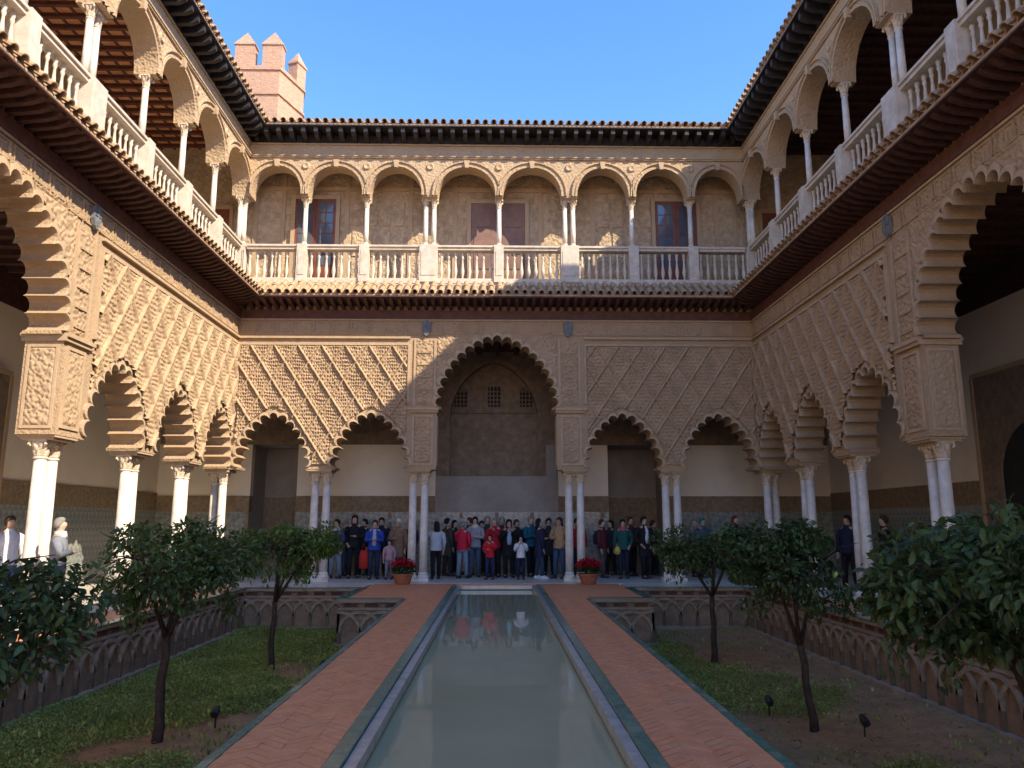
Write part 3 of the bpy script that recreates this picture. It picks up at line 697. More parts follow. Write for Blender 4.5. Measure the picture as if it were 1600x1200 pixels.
# ------------------------------------------------------------------ upper gallery
ZU = 8.60; ZR = 9.75; ZC = 11.27; ZUT = 13.25
UCOL = {'far': [-7.63, -5.80, -3.96, ('p', -2.05), .04, ('p', 2.16), 4.07, 5.86, 7.66],
        'left': [('e', 1.0), 3.1, 5.1, 7.1, ('p', 9.25), 11.35, ('p', 13.38), 15.6, 17.7, 19.82, 21.95]}
UCOL['right'] = UCOL['left']
def upos(fr):
    return [(c[1] if isinstance(c, tuple) else c, isinstance(c, tuple) and c[0] == 'p') for c in UCOL[fr]]
def upper_wall(fr, label):
    lo, hi = (-7.5, 7.5) if fr == 'far' else (YN, 22.3)
    A = thing('upper_arcade', label, 'arcade', FR[fr]((lo + hi) / 2, .25, ZC))
    P = upos(fr); poly = [(lo, ZC)]; arches = []
    for (a, pa), (b, pb) in zip(P[:-1], P[1:]):
        e0 = a + (.13 if pa else 0) + .11; e1 = b - (.13 if pb else 0) - .11
        if fr == 'far': e0 = max(e0, -7.40); e1 = min(e1, 7.40)
        uc = (e0 + e1) / 2; w_ = (e1 - e0) / 2; h = .92
        n = 20; arc = [(uc - w_ * math.cos(PI * i / n), ZC + .03 + h * math.sin(PI * i / n) ** .9) for i in range(n + 1)]
        poly += [(e0, ZC)] + arc + [(e1, ZC)]; arches.append((uc, w_, h))
    poly += [(hi, ZC), (hi, ZUT), (lo, ZUT)]
    mobj('wall', plate(poly, fr, 0, .48, 'upper', 'wall'), A)
    T = FR[fr]
    for (uc, w_, h) in arches:
        n = 20
        def arcp(g, i):
            t = PI * i / n; return (uc - (w_ + g) * math.cos(t), ZC + .03 + (h + g) * math.sin(t) ** .9)
        gs = [(0.0, -.001), (0.0, -.05), (.06, -.05), (.075, -.02), (.12, -.02), (.135, -.075), (.165, -.075), (.17, -.001)]
        V = []; F = []
        for i in range(n + 1):
            for (g, d) in gs:
                uu, zz = arcp(g, i)
                if fr == 'far': uu = min(max(uu, -7.44), 7.44)
                V.append(T(uu, d, zz))
        m_ = len(gs)
        for i in range(n):
            for j in range(m_ - 1): F.append((i * m_ + j, i * m_ + j + 1, (i + 1) * m_ + j + 1, (i + 1) * m_ + j))
        mobj('arch_moulding', mk('arch_moulding', V, F, 'upper'), A)
        P_ = [(uc - .05, ZC + h - .03), (uc + .05, ZC + h - .03), (uc + .085, ZC + h + .20), (uc - .085, ZC + h + .20)]
        mobj('keystone', plate(P_, fr, -.12, -.001, 'stucco_mould', 'keystone'), A)
    # roundel ornaments in the spandrels
    for (u, p) in P[1:-1]:
        mb = MB(); n = 12
        V = [T(u + .13 * math.cos(2 * PI * k / n), -.001, 12.22 + .13 * math.sin(2 * PI * k / n)) for k in range(n)] + [T(u + .09 * math.cos(2 * PI * k / n), -.05, 12.22 + .09 * math.sin(2 * PI * k / n)) for k in range(n)] + [T(u, -.02, 12.22)]
        F = [(k, (k + 1) % n, n + (k + 1) % n, n + k) for k in range(n)] + [(n + k, n + (k + 1) % n, 2 * n) for k in range(n)]
        mobj('roundel', mk('roundel', V, F, 'stucco_mould'), A)
    l2, h2 = (-7.5, 7.5) if fr == 'far' else (YN, YF)
    mb = MB(); fbox(mb, fr, l2, h2, -.05, 0, 12.48, 12.52); fbox(mb, fr, l2, h2, -.075, 0, 12.52, 12.56); fbox(mb, fr, l2, h2, -.04, 0, 12.90, 12.95)
    mobj('string_course', mb.mesh('string_course', 'upper'), A)
    return A
upper_wall('far', 'upper gallery arcade of eight round arches across the far side')
upper_wall('left', 'upper gallery arcade of round arches along the sunlit left side')
upper_wall('right', 'upper gallery arcade of round arches along the shaded right side')
ords = ['first', 'second', 'third', 'fourth', 'fifth', 'sixth', 'seventh', 'eighth', 'ninth', 'tenth', 'eleventh', 'twelfth', 'thirteenth']
def ucolumns(fr):
    pts = []
    for u, p in upos(fr):
        if fr != 'far' and u > 21.9: pts.append(21.95); continue
        pts += [u - .125, u + .125] if p else [u]
    pts.sort()
    if fr != 'far': pts = [u for u in pts if u > 8.5][::-1]
    for i, u in enumerate(pts):
        x, y, z = FR[fr](u, .24, ZR)
        if fr == 'far':
            lab = 'thin white upper gallery column, far side, %s from the left' % ords[i]
        else:
            lab = 'thin white upper gallery column on the %s side, %s counting from the far corner' % (fr, ords[i])
        column(UPC, x, y, z, lab, 'thin columns of the upper gallery', 'upper_column')
for fr in ('far', 'left', 'right'): ucolumns(fr)
bal = MB().loft(lathe([(.045, 0), (.045, .05), (.028, .08), (.03, .12), (.055, .24), (.058, .30), (.04, .42), (.026, .58), (.024, .66), (.04, .70), (.04, .73), (.028, .76), (.045, .80), (.045, .86)]), 10).mesh('baluster', 'balu', True)
def balustrade(fr, label):
    lo, hi = (-7.44, 7.44) if fr == 'far' else (6.0, 21.74)
    B = thing('balustrade', label, 'balustrade', FR[fr]((lo + hi) / 2, .2, ZU))
    mb = MB(); fbox(mb, fr, lo, hi, .04, .36, ZU - .03, ZU + .12); mobj('plinth', mb.mesh('plinth', 'balu'), B)
    mb = MB(); fbox(mb, fr, lo, hi, .06, .34, ZR - .14, ZR - .06); fbox(mb, fr, lo, hi, .02, .38, ZR - .06, ZR - .003); mobj('rail', mb.mesh('rail', 'balu'), B)
    P = [q for q in upos(fr) if q[0] > lo - .3]
    for (u, p) in P:
        hw = .27 if p else .145
        a_ = max(u - hw, lo - .05); b_ = min(u + hw, hi + .05)
        mb = MB(); fbox(mb, fr, a_, b_, -.02, .42, ZU + .0, ZR); fbox(mb, fr, a_ + .05, b_ - .05, -.035, -.02, ZU + .2, ZR - .2)
        mobj('pedestal', mb.mesh('pedestal', 'balu'), B)
    for (a, pa), (b, pb) in zip(P[:-1], P[1:]):
        e0 = a + (.27 if pa else .145); e1 = b - (.27 if pb else .145); n = max(3, round((e1 - e0) / .22)); st = (e1 - e0) / n
        for i in range(n):
            u = e0 + (i + .5) * st
            mobj('baluster', bal, B, True, FR[fr](u, .2, ZU + .1), (0, 0, random.uniform(0, .4)))
balustrade('far', 'pale stone balustrade of turned balusters across the far upper gallery')
balustrade('left', 'pale stone balustrade of the sunlit left upper gallery')
balustrade('right', 'pale stone balustrade of the shaded right upper gallery')

# floors / ceilings between storeys and over the galleries
slab('upper_floor', [(-11.2, -7.56, -12, 25.5, 8.3, 8.58), (7.56, 11.2, -12, 25.5, 8.3, 8.58), (-7.56, 7.56, 21.86, 25.5, 8.3, 8.58)], 'floor')
def ceiling(name, x0, x1, y0, y1, z, m, bm_, along, step, label, pbeam=.12):
    c = thing(name, label, None, ((x0 + x1) / 2, (y0 + y1) / 2, z), kind='structure')
    mb = MB(); mb.box(x0, x1, y0, y1, z, z + .05); mobj('boards', mb.mesh('boards', m), c)
    if along == 'x':
        me = MB().box(x0, x1, -.05, .05, z - pbeam, z - .002).mesh('beam', bm_)
        y = y0 + step / 2
        while y < y1: mobj('beam', me, c, True, (0, y, 0)); y += step
    else:
        me = MB().box(-.05, .05, y0, y1, z - pbeam, z - .002).mesh('beam', bm_)
        x = x0 + step / 2
        while x < x1: mobj('beam', me, c, True, (x, 0, 0)); x += step
    return c
ceiling('ceiling', -11, -8.16, 6, 25.3, 7.25, 'wood', 'wood', 'x', .55, 'dark beamed ceiling of the lower left gallery')
ceiling('ceiling', 8.16, 11, 6, 25.3, 7.25, 'wood', 'wood', 'x', .55, 'dark beamed ceiling of the lower right gallery')
ceiling('ceiling', -8.1, 8.1, 22.46, 25.3, 7.27, 'wood', 'wood', 'y', .6, 'dark beamed ceiling of the lower far gallery')
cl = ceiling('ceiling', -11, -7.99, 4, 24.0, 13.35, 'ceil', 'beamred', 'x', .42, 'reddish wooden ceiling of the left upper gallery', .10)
me = MB().box(-.03, .03, 4, 23.98, 13.31, 13.348).mesh('batten', 'beamred')
for x in (-10.7, -10.3, -9.9, -9.5, -9.1, -8.7, -8.3): mobj('batten', me, cl, True, (x, 0, 0))
ceiling('ceiling', 7.99, 11, 4, 24.0, 13.35, 'wood', 'wood', 'x', .42, 'wooden ceiling of the right upper gallery, coloured dark for its shade', .10)  # darker boards than on the left: missing sun bounce put into the colour
ceiling('ceiling', -7.95, 7.95, 22.3, 22.98, 13.15, 'ceil', 'beamred', 'y', .5, 'narrow wooden ceiling of the far upper gallery', .1)

# ------------------------------------------------------------------ back walls
def bwall(name, label, c): return thing(name, label, 'wall', c)
# far lower back wall with portal
W = bwall('gallery_wall', 'whitewashed back wall of the far lower gallery with a portal and dark doorways', (0, 25.4, 0))
Yb = 25.3
def wseg(parent, nm, x0, x1, y0, y1, z0, z1, m, label=None):
    return mobj(nm, MB().box(x0, x1, y0, y1, z0, z1).mesh(nm, m), parent, label=label)
for sx in (-1, 1):
    def X(a, b): return (min(sx * a, sx * b), max(sx * a, sx * b))
    for (a, b) in ((2.0, 3.65), (5.55, 6.5), (8.0, 11.2)):
        wseg(W, 'plaster', *X(a, b), Yb, Yb + .3, 2.46, 4.13, 'white')
        wseg(W, 'dado', *X(a, b), Yb - .02, Yb + .3, 0, 1.95, 'azulejo')
        wseg(W, 'dado_band', *X(a, b), Yb - .03, Yb + .3, 1.95, 2.46, 'dadoband')
    wseg(W, 'upper_frieze', *X(2.0, 11.2), Yb - .01, Yb + .3, 4.13, 7.3, 'darkstucco')
    # doorways: deep alcoves
    for (a, b, nm) in ((3.65, 5.55, 'a'), (6.5, 8.0, 'b')):
        if (sx < 0) and nm == 'a': 
            wseg(W, 'plaster', *X(a, b), Yb, Yb + .3, 2.46, 4.13, 'white'); wseg(W, 'dado', *X(a, b), Yb - .02, Yb + .3, 0, 1.95, 'azulejo'); wseg(W, 'dado_band', *X(a, b), Yb - .03, Yb + .3, 1.95, 2.46, 'dadoband'); continue
        if (sx > 0) and nm == 'b':
            wseg(W, 'plaster', *X(a, b), Yb, Yb + .3, 2.46, 4.13, 'white'); wseg(W, 'dado', *X(a, b), Yb - .02, Yb + .3, 0, 1.95, 'azulejo'); wseg(W, 'dado_band', *X(a, b), Yb - .03, Yb + .3, 1.95, 2.46, 'dadoband'); continue
        x0, x1 = X(a, b)
        d = mobj('doorway', MB().box(x0, x1, Yb + 1.6, Yb + 1.7, 0, 4.13).box(x0 - .02, x0, Yb + .3, Yb + 1.7, 0, 4.13).box(x1, x1 + .02, Yb + .3, Yb + 1.7, 0, 4.13).box(x0, x1, Yb + .3, Yb + 1.7, 4.13, 4.2).mesh('doorway', 'greyplaster'), W)
        mobj('dark_dado', MB().box(x0, x1, Yb + 1.55, Yb + 1.6, 0, 2.46).mesh('dark_dado', 'dadoband'), d)
# central portal
P = thing('portal', 'carved portal with three small latticed windows behind the tall far arch', 'portal', (-.1, Yb, 0))
px0, px1 = -2.0, 1.8
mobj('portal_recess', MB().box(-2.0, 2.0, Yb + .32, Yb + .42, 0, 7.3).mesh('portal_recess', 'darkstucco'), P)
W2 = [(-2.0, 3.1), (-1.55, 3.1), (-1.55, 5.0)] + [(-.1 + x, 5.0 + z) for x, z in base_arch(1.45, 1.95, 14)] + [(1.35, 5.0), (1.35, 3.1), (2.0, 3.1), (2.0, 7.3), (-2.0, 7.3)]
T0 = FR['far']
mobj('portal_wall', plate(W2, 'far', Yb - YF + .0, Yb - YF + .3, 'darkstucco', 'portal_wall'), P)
Pin = base_arch(1.45, 1.95, 14); Pout = base_arch(1.58, 2.12, 14); n = len(Pin)
V = [T0(-.1 + x, Yb - YF - .07, 5.0 + z) for x, z in Pin] + [T0(-.1 + x, Yb - YF - .07, 5.0 + z) for x, z in Pout] + [T0(-.1 + x, Yb - YF, 5.0 + z) for x, z in Pin] + [T0(-.1 + x, Yb - YF, 5.0 + z) for x, z in Pout]
F = []
for i in range(n - 1): F += [(i, i + 1, n + i + 1, n + i), (i, 2 * n + i, 2 * n + i + 1, i + 1), (n + i, n + i + 1, 3 * n + i + 1, 3 * n + i)]
mobj('portal_arch', mk('portal_arch', V, F, 'darkstucco'), P)
for x in (-1.22, -.1, 1.0 - .02):
    hgt = .55 if abs(x + .1) > .3 else .68
    w0 = mobj('window', MB().box(x - .21, x + .21, Yb + .27, Yb + .32, 5.45, 5.45 + hgt).mesh('window', 'dark'), P)
    mb = MB()
    for k in range(3): mb.box(x - .15 + k * .12, x - .12 + k * .12, Yb + .25, Yb + .27, 5.45, 5.45 + hgt)
    for k in range(4): mb.box(x - .2, x + .2, Yb + .253, Yb + .267, 5.52 + k * .14, 5.55 + k * .14)
    mb.tube([(x - .2, Yb + .26, 5.45 + hgt), (x, Yb + .26, 5.45 + hgt + .16), (x + .2, Yb + .26, 5.45 + hgt)], .03, 6)
    mobj('lattice', mb.mesh('lattice', 'darkstucco'), w0)
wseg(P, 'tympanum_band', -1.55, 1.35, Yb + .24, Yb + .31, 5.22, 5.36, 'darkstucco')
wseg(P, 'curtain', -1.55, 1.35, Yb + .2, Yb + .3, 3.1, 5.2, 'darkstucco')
wseg(P, 'plaster_strip', -2.0, 1.62, Yb - .02, Yb + .31, 2.46, 3.1, 'greyplaster')
wseg(P, 'pale_jamb', 1.62, 2.0, Yb - .05, Yb + .2, 2.46, 4.13, 'greyplaster')
wseg(P, 'stone_band', -2.0, 2.0, Yb - .04, Yb + .3, 1.95, 2.46, 'greyplaster')
wseg(P, 'dado', -2.0, 2.0, Yb - .03, Yb + .3, 0, 1.95, 'azulejo')
Wf = [o for o in COL.objects if o.get('label', '').startswith('whitewashed back wall of the far')][0]
for k in range(19):
    x = -10.35 + k * 1.15
    if 3.65 < x < 5.55 or -8.0 < x < -6.5: continue
    mobj('tile_border', MB().box(x - .06, x + .06, Yb - .05, Yb - .031, .05, 1.93).mesh('tile_border', 'dadoband'), Wf)
for (x0, x1) in ((-10.9, -8.05), (-6.4, -2.1), (-1.9, 1.9), (2.1, 3.6), (5.6, 10.9)):
    mobj('tile_border', MB().box(x0, x1, Yb - .054, Yb - .033, 1.62, 1.74).mesh('tile_border', 'azulejo'), Wf)
# side lower back walls
for sx, nm in ((-1, 'left'), (1, 'right')):
    W = bwall('gallery_wall', 'whitewashed back wall of the lower %s gallery above a tiled dado' % nm, (sx * 11.1, 14, 0))
    def seg(n_, y0, y1, z0, z1, m, pr=0.0):
        x0, x1 = min(sx * (11 - pr), sx * 11.3), max(sx * (11 - pr), sx * 11.3); wseg(W, n_, x0, x1, y0, y1, z0, z1, m)
    seg('plaster', -12, 25.3, 2.55, 6.42, 'white'); seg('dado', -12, 25.3, 0, 2.0, 'azulejo', .02); seg('dado_band', -12, 25.3, 2.0, 2.55, 'dadoband', .03)
    seg('wood_frieze', -12, 25.3, 6.42, 7.3, 'wood', .04)
    # carved doorway surround
    y0, y1 = (13.6, 17.2)
    D = thing('door_surround', 'carved stucco doorway surround on the back wall of the lower %s gallery' % nm, 'doorway', (sx * 11, 15.4, 0))
    Tl = (lambda u, d, z, sx=sx: (sx * (11 + d), u, z))
    FR['tmp'] = Tl
    poly = [(y0, 0), (y0, 4.85), (y1, 4.85), (y1, 0), (16.5, 0), (16.5, 2.55)] + [(15.4 - x, 2.55 + z) for x, z in base_arch(1.1, 1.15, 10)][1:-1] + [(14.3, 2.55), (14.3, 0)]
    mobj('surround', plate(poly, 'tmp', -.08, -.035, 'darkstucco', 'surround'), D)
    mb = MB()
    for (a, b, c_, e) in ((y0, y1, 4.85, 4.95), (y0 - .04, y0 + .06, 0, 4.85), (y1 - .06, y1 + .04, 0, 4.85)): tbox(mb, Tl, a, b, -.11, -.081, c_, e)
    mobj('surround_frame', mb.mesh('surround_frame', 'stucco_plain'), D)
    mb = MB(); tbox(mb, Tl, 14.3, 16.5, -.034, -.031, 0, 3.65); mobj('door_leaf', mb.mesh('door_leaf', 'dark'), D)
# upper back walls
U = bwall('upper_gallery_wall', 'ornamented back wall of the far upper gallery behind its arches', (0, 23.05, ZU))
wseg(U, 'relief_wall', -11.0, 11.0, 23.0, 23.3, 8.58, 13.4, 'upper_back')
# plain framing bands and panels on it
bands = MB()
for x in (-7.6, -6.75, -4.75, -2.75, -1.35, 1.35, 3.0, 5.05, 6.95, 7.55):
    bands.box(x - .07, x + .07, 22.96, 23.0, 8.6, 12.9)
bands.box(-7.8, 7.8, 22.95, 22.998, 11.95, 12.08)
mobj('framing_band', bands.mesh('framing_band', 'stucco_plain'), U)
pan = MB().box(-.02, .02, 0, .02, 0, 1).mesh('x', 'upper')
for (x0, x1) in ((-4.6, -2.9), (3.15, 4.9)):
    for i in range(4):
        for j in range(3):
            w_ = (x1 - x0) / 4; a = x0 + i * w_ + .05; z = 8.8 + j * 1.0
            mobj('relief_panel', MB().box(a, a + w_ - .1, 22.965, 22.999, z, z + .85).mesh('relief_panel', 'upper_back'), U)
def panes_door(x0, x1, z1, label, glass, cols=3, rows=6, plain=False):
    D = thing('door', label, 'door', ((x0 + x1) / 2, 22.95, 8.58))
    fr_ = MB(); y0, y1 = 22.88, 22.958
    fr_.box(x0 - .12, x0, y0, y1, 8.58, z1 + .12); fr_.box(x1, x1 + .12, y0, y1, 8.58, z1 + .12); fr_.box(x0, x1, y0, y1, z1, z1 + .12)
    mobj('frame', fr_.mesh('frame', 'stucco_plain'), D)
    xm = (x0 + x1) / 2
    for (a, b) in ((x0, xm), (xm, x1)):
        lf = MB(); lf.box(a + .005, b - .005, 22.92, 22.94, 8.58, z1)
        if plain:
            for kz in range(4):
                z = 8.7 + kz * (z1 - 8.8) / 4; lf.box(a + .1, b - .1, 22.90, 22.92, z, z + (z1 - 8.8) / 4 - .12)
        o = mobj('door_leaf', lf.mesh('door_leaf', 'doorgrey' if plain else 'door'), D)
        if not plain:
            zb = 9.45
            nx, nz = 2, rows; gw = (b - a - .16) / nx; gh = (z1 - zb - .1) / nz
            pm = MB().box(-gw / 2 + .015, gw / 2 - .015, -.012, 0, -gh / 2 + .015, gh / 2 - .015).mesh('pane', 'glass')
            for i in range(nx):
                for j in range(nz): mobj('pane', pm, o, True, (a + .08 + (i + .5) * gw, 22.918, zb + (j + .5) * gh))
panes_door(-6.35, -5.08, 11.65, 'red framed glazed door at the left end of the far upper gallery', True)
panes_door(-.84, .86, 11.55, 'plain reddish double door in the middle of the far upper gallery', False, plain=True)
panes_door(4.98, 6.30, 11.65, 'red framed glazed door reflecting blue sky at the right of the far upper gallery', True)
for sx, nm in ((-1, 'left'), (1, 'right')):
    U = bwall('upper_gallery_wall', 'back wall of the %s upper gallery' % nm, (sx * 11.1, 14, ZU))
    x0, x1 = min(sx * 11, sx * 11.3), max(sx * 11, sx * 11.3)
    wseg(U, 'plaster', x0, x1, -12, 23.6, 8.58, 13.4, 'upper' if sx < 0 else 'stucco_plain')
    # end wall door
    D = thing('door', 'dark red door on the end wall of the %s upper gallery' % nm, 'door', (sx * 8.9, 22.96, 8.58))
    mobj('door_leaf', MB().box(sx * 8.9 - .5, sx * 8.9 + .5, 22.93, 22.998, 8.58, 11.3).mesh('door_leaf', 'door'), D)
    mobj('door_frame', MB().box(sx * 8.9 - .6, sx * 8.9 - .5, 22.9, 22.995, 8.58, 11.42).box(sx * 8.9 + .5, sx * 8.9 + .6, 22.9, 22.995, 8.58, 11.42).box(sx * 8.9 - .5, sx * 8.9 + .5, 22.9, 22.995, 11.3, 11.42).mesh('door_frame', 'stucco_plain'), D)
# roof body closing the wings (hidden masses above the galleries)
slab('roof_deck', [(-12, -7.7, -12, 26, 13.42, 13.55), (7.7, 12, -12, 26, 13.42, 13.55), (-7.7, 7.7, 22, 26, 13.42, 13.55)], 'tile')
# ------------------------------------------------------------------ tower
TW = thing('tower', 'pinkish brick tower with pointed battlements rising behind the left roof', 'tower', (-16, 48, 0))
foot = [(-20.5, 45.0), (-13.95, 45.0), (-13.05, 47.6), (-13.9, 50.0), (-15.5, 52.5), (-20.5, 52.5)]
def prism(poly, z0, z1, grow=0, cx=-16.6, cy=49):
    n = len(poly); P_ = []
    for x, y in poly:
        d = math.hypot(x - cx, y - cy); P_.append((x + (x - cx) / d * grow, y + (y - cy) / d * grow))
    return [(x, y, z0) for x, y in P_] + [(x, y, z1) for x, y in P_], [tuple(range(n - 1, -1, -1)), tuple(range(n, 2 * n))] + [(i, (i + 1) % n, (i + 1) % n + n, i + n) for i in range(n)]
mobj('tower_body', mk('tower_body', *prism(foot, 0, 30.4), 'brickt'), TW)
for z in (28.35, 30.05): mobj('brick_band', mk('brick_band', *prism(foot, z, z + .14, .12), 'brickt'), TW)
def merlon(x, y, w_, ang, h0=30.4, h1=31.85, hp=1.0):
    mb = MB(); mb.box(-w_ / 2, w_ / 2, -.35, .35, h0, h1)
    e = w_ / 2 + .07; f_ = .42
    mb.box(-e, e, -f_, f_, h1, h1 + .1)
    mb.add([(-e + .02, -f_ + .02, h1 + .1), (e - .02, -f_ + .02, h1 + .1), (e - .02, f_ - .02, h1 + .1), (-e + .02, f_ - .02, h1 + .1), (0, 0, h1 + .1 + hp)], [(0, 1, 4), (1, 2, 4), (2, 3, 4), (3, 0, 4)])
    mobj('merlon', mb.mesh('merlon', 'brickt'), TW, True, (x, y, 0), (0, 0, ang))
merlon(-18.9, 45.38, 1.2, 0); merlon(-16.27, 45.38, 1.22, 0); merlon(-14.5, 45.38, 1.25, 0, hp=1.05)
merlon(-13.55, 47.5, .95, math.radians(70)); merlon(-15.7, 52.0, 1.2, math.radians(10))

# ------------------------------------------------------------------ vegetation
def leaves_mesh(name, C, D, size, m, fold=.25, seed=0):
    """C centres (n,3), D directions (n,3), size (n,) -> folded four-triangle leaves"""
    r_ = np.random.default_rng(seed); n = len(C)
    D = D / np.linalg.norm(D, axis=1, keepdims=True)
    R_ = r_.normal(size=(n, 3)); R_[:, 2] = np.abs(R_[:, 2]) + .8
    side = np.cross(D, R_); side /= np.linalg.norm(side, axis=1, keepdims=True); up = np.cross(side, D)
    L = size[:, None]
    p0 = C - D * L * .5; p3 = C + D * L * .5 - up * L * .08; pm = C + up * 0; a = C + side * L * .24 + up * L * fold * .4; b = C - side * L * .24 + up * L * fold * .4
    V = np.stack([p0, a, p3, b, pm - up * L * .02], 1).reshape(-1, 3)
    i = np.arange(n) * 5
    F = np.concatenate([np.stack([i, i + 1, i + 4], 1), np.stack([i + 1, i + 2, i + 4], 1), np.stack([i + 2, i + 3, i + 4], 1), np.stack([i + 3, i, i + 4], 1)])
    me = bpy.data.meshes.new(name); me.vertices.add(len(V)); me.vertices.foreach_set('co', V.ravel().astype(np.float32))
    me.loops.add(F.size); me.loops.foreach_set('vertex_index', F.ravel().astype(np.int32)); me.polygons.add(len(F))
    me.polygons.foreach_set('loop_start', (np.arange(len(F)) * 3).astype(np.int32)); me.update(calc_edges=True); me.materials.append(M[m]); me.validate()
    return me
def oval_leaves(name, C, D, size, m, seed=0):
    r_ = np.random.default_rng(seed); n = len(C); D = D / np.linalg.norm(D, axis=1, keepdims=True)
    R_ = r_.normal(size=(n, 3)); R_[:, 2] = np.abs(R_[:, 2]) + .8
    side = np.cross(D, R_); side /= np.linalg.norm(side, axis=1, keepdims=True); up = np.cross(side, D); L = size[:, None]
    curl = r_.uniform(.02, .16, (n, 1)); wd = r_.uniform(.85, 1.15, (n, 1))
    def P(t, w_): return C + D * L * (t - .5) + side * L * w_ * wd + up * L * (abs(w_) * .35 - curl * (t - .4) ** 2 * 3)
    V = np.stack([P(0, 0), P(.2, .15), P(.5, .225), P(.8, .14), P(1, 0), P(.8, -.14), P(.5, -.225), P(.2, -.15), P(.35, 0), P(.7, 0)], 1).reshape(-1, 3)
    i = np.arange(n) * 10
    tri = [(0, 1, 8), (1, 2, 8), (2, 9, 8), (2, 3, 9), (3, 4, 9), (4, 5, 9), (5, 6, 9), (6, 8, 9), (6, 7, 8), (7, 0, 8)]
    F = np.concatenate([np.stack([i + a, i + b, i + c], 1) for a, b, c in tri])
    me = bpy.data.meshes.new(name); me.vertices.add(len(V)); me.vertices.foreach_set('co', V.ravel().astype(np.float32))
    me.loops.add(F.size); me.loops.foreach_set('vertex_index', F.ravel().astype(np.int32)); me.polygons.add(len(F))
    me.polygons.foreach_set('loop_start', (np.arange(len(F)) * 3).astype(np.int32)); me.polygons.foreach_set('use_smooth', [True] * len(F))
    me.update(calc_edges=True); me.materials.append(M[m]); me.validate(); return me
def tree(x, y, label, rad, z0, z1, m, nleaf, lsize, seed, limbs=4, fork=.15, lean=(0, 0), tr=.06, near=False, cx=0, cy=0, sq=(1, 1)):
    r_ = np.random.default_rng(seed); rr = random.Random(seed)
    t = thing('orange_tree', label, 'tree', (x, y, GZ), 'small orange trees in the sunken gardens')
    mb = MB(); gz = GZ + .02
    fk = Vector((x + lean[0], y + lean[1], fork))
    base = Vector((x, y, gz - .1))
    pts = [base + (fk - base) * k / 5 + Vector((rr.uniform(-.025, .025), rr.uniform(-.025, .025), 0)) for k in range(5)] + [fk]
    mb.tube(pts, [tr * 1.35, tr * 1.1, tr, tr * .95, tr * .9, tr * .85], 9)
    zc = (z0 + z1) / 2; hz = (z1 - z0) / 2; c0 = Vector((x + cx, y + cy, zc))
    tips = []
    for k in range(limbs):
        a = 2 * PI * k / limbs + rr.uniform(-.4, .4); rd = rad * rr.uniform(.35, .6)
        tip = Vector((c0.x + rd * math.cos(a), c0.y + rd * math.sin(a), zc + hz * rr.uniform(-.1, .5)))
        mid = fk.lerp(tip, .5) + Vector((rr.uniform(-.06, .06), rr.uniform(-.06, .06), .06))
        mb.tube([fk - Vector((0, 0, .04)), mid, tip], [tr * .62, tr * .42, tr * .2], 7); tips.append(tip)
        for q in range(4):
            a2 = a + rr.uniform(-1, 1); e = mid.lerp(tip, rr.uniform(.2, 1)); tt = e + Vector((math.cos(a2) * rad * .45, math.sin(a2) * rad * .45, rr.uniform(-.25, .35)))
            mb.tube([e, e.lerp(tt, .5) + Vector((0, 0, .05)), tt], [tr * .22, tr * .14, tr * .06], 5)
    mobj('trunk', mb.mesh('trunk', 'bark', True), t)
    # clumps
    nc = 26; cl = []
    for k in range(nc):
        a = rr.uniform(0, 2 * PI); q = math.sqrt(rr.random()) * .80; zz = rr.uniform(-.75, .62) * math.sqrt(max(.05, 1 - q * q * .8))
        cl.append((c0.x + rad * sq[0] * q * math.cos(a), c0.y + rad * sq[1] * q * math.sin(a), zc + hz * zz, rad * rr.uniform(.2, .36)))
    per = nleaf // nc; Cs = []; Ds = []
    for (ax, ay, az, ar) in cl:
        v = r_.normal(size=(per, 3)); v /= np.linalg.norm(v, axis=1, keepdims=True); ra = ar * r_.uniform(.35, 1.08, (per, 1)) ** .6
        P_ = np.array([ax, ay, az]) + v * ra * np.array([1, 1, .72])
        P_[:, 2] = np.clip(P_[:, 2], z0 - .12, z1 + .03)
        dd = v * .9 + r_.normal(size=(per, 3)) * .55; dd[:, 2] -= .45
        Cs.append(P_); Ds.append(dd)
    # hanging sprigs at the lower rim
    for k in range(14):
        a = rr.uniform(0, 2 * PI); q = rr.uniform(.35, .8); m0 = np.array([c0.x + rad * q * math.cos(a) * sq[0], c0.y + rad * q * math.sin(a) * sq[1], z0 + .2])
        nn = 26; P_ = m0 + r_.normal(size=(nn, 3)) * np.array([.05, .05, .12]) - np.array([0, 0, .12]); dd = r_.normal(size=(nn, 3)) * .5; dd[:, 2] -= 1
        Cs.append(P_); Ds.append(dd)
    C = np.concatenate(Cs); D = np.concatenate(Ds); sz = lsize * r_.uniform(.65, 1.25, len(C))
    if near:
        # the 300 leaves nearest the camera are parts of their own
        dist = np.linalg.norm(C - np.array([0, 0, 1.6]), axis=1)
        order = np.argsort(dist); nearset = order[:300]; rest = order[300:]
        cr = mobj('crown', oval_leaves('crown', C[rest], D[rest], sz[rest], m, seed=seed), t, kind='stuff')
        lm = oval_leaves('leaf', np.zeros((1, 3)), np.array([[1.0, 0, 0]]), np.array([1.0]), m, seed=3)
        for i in nearset:
            q = Vector(D[i]).to_track_quat('X', 'Z') @ Euler((rr.uniform(-.8, .8), 0, 0)).to_quaternion()
            o = mobj('leaf', lm, cr, True, Vector(C[i]), q.to_euler(), (sz[i],) * 3)
    else:
        mobj('crown', oval_leaves('crown', C, D, sz, m, seed=seed), t, kind='stuff')
    return t
tree(-4.05, 9.85, 'dark leafed small orange tree standing in the middle of the left sunken garden', 1.12, .52, 1.72, 'leaf', 6000, .088, 11, fork=.25, lean=(.03, 0), tr=.055)
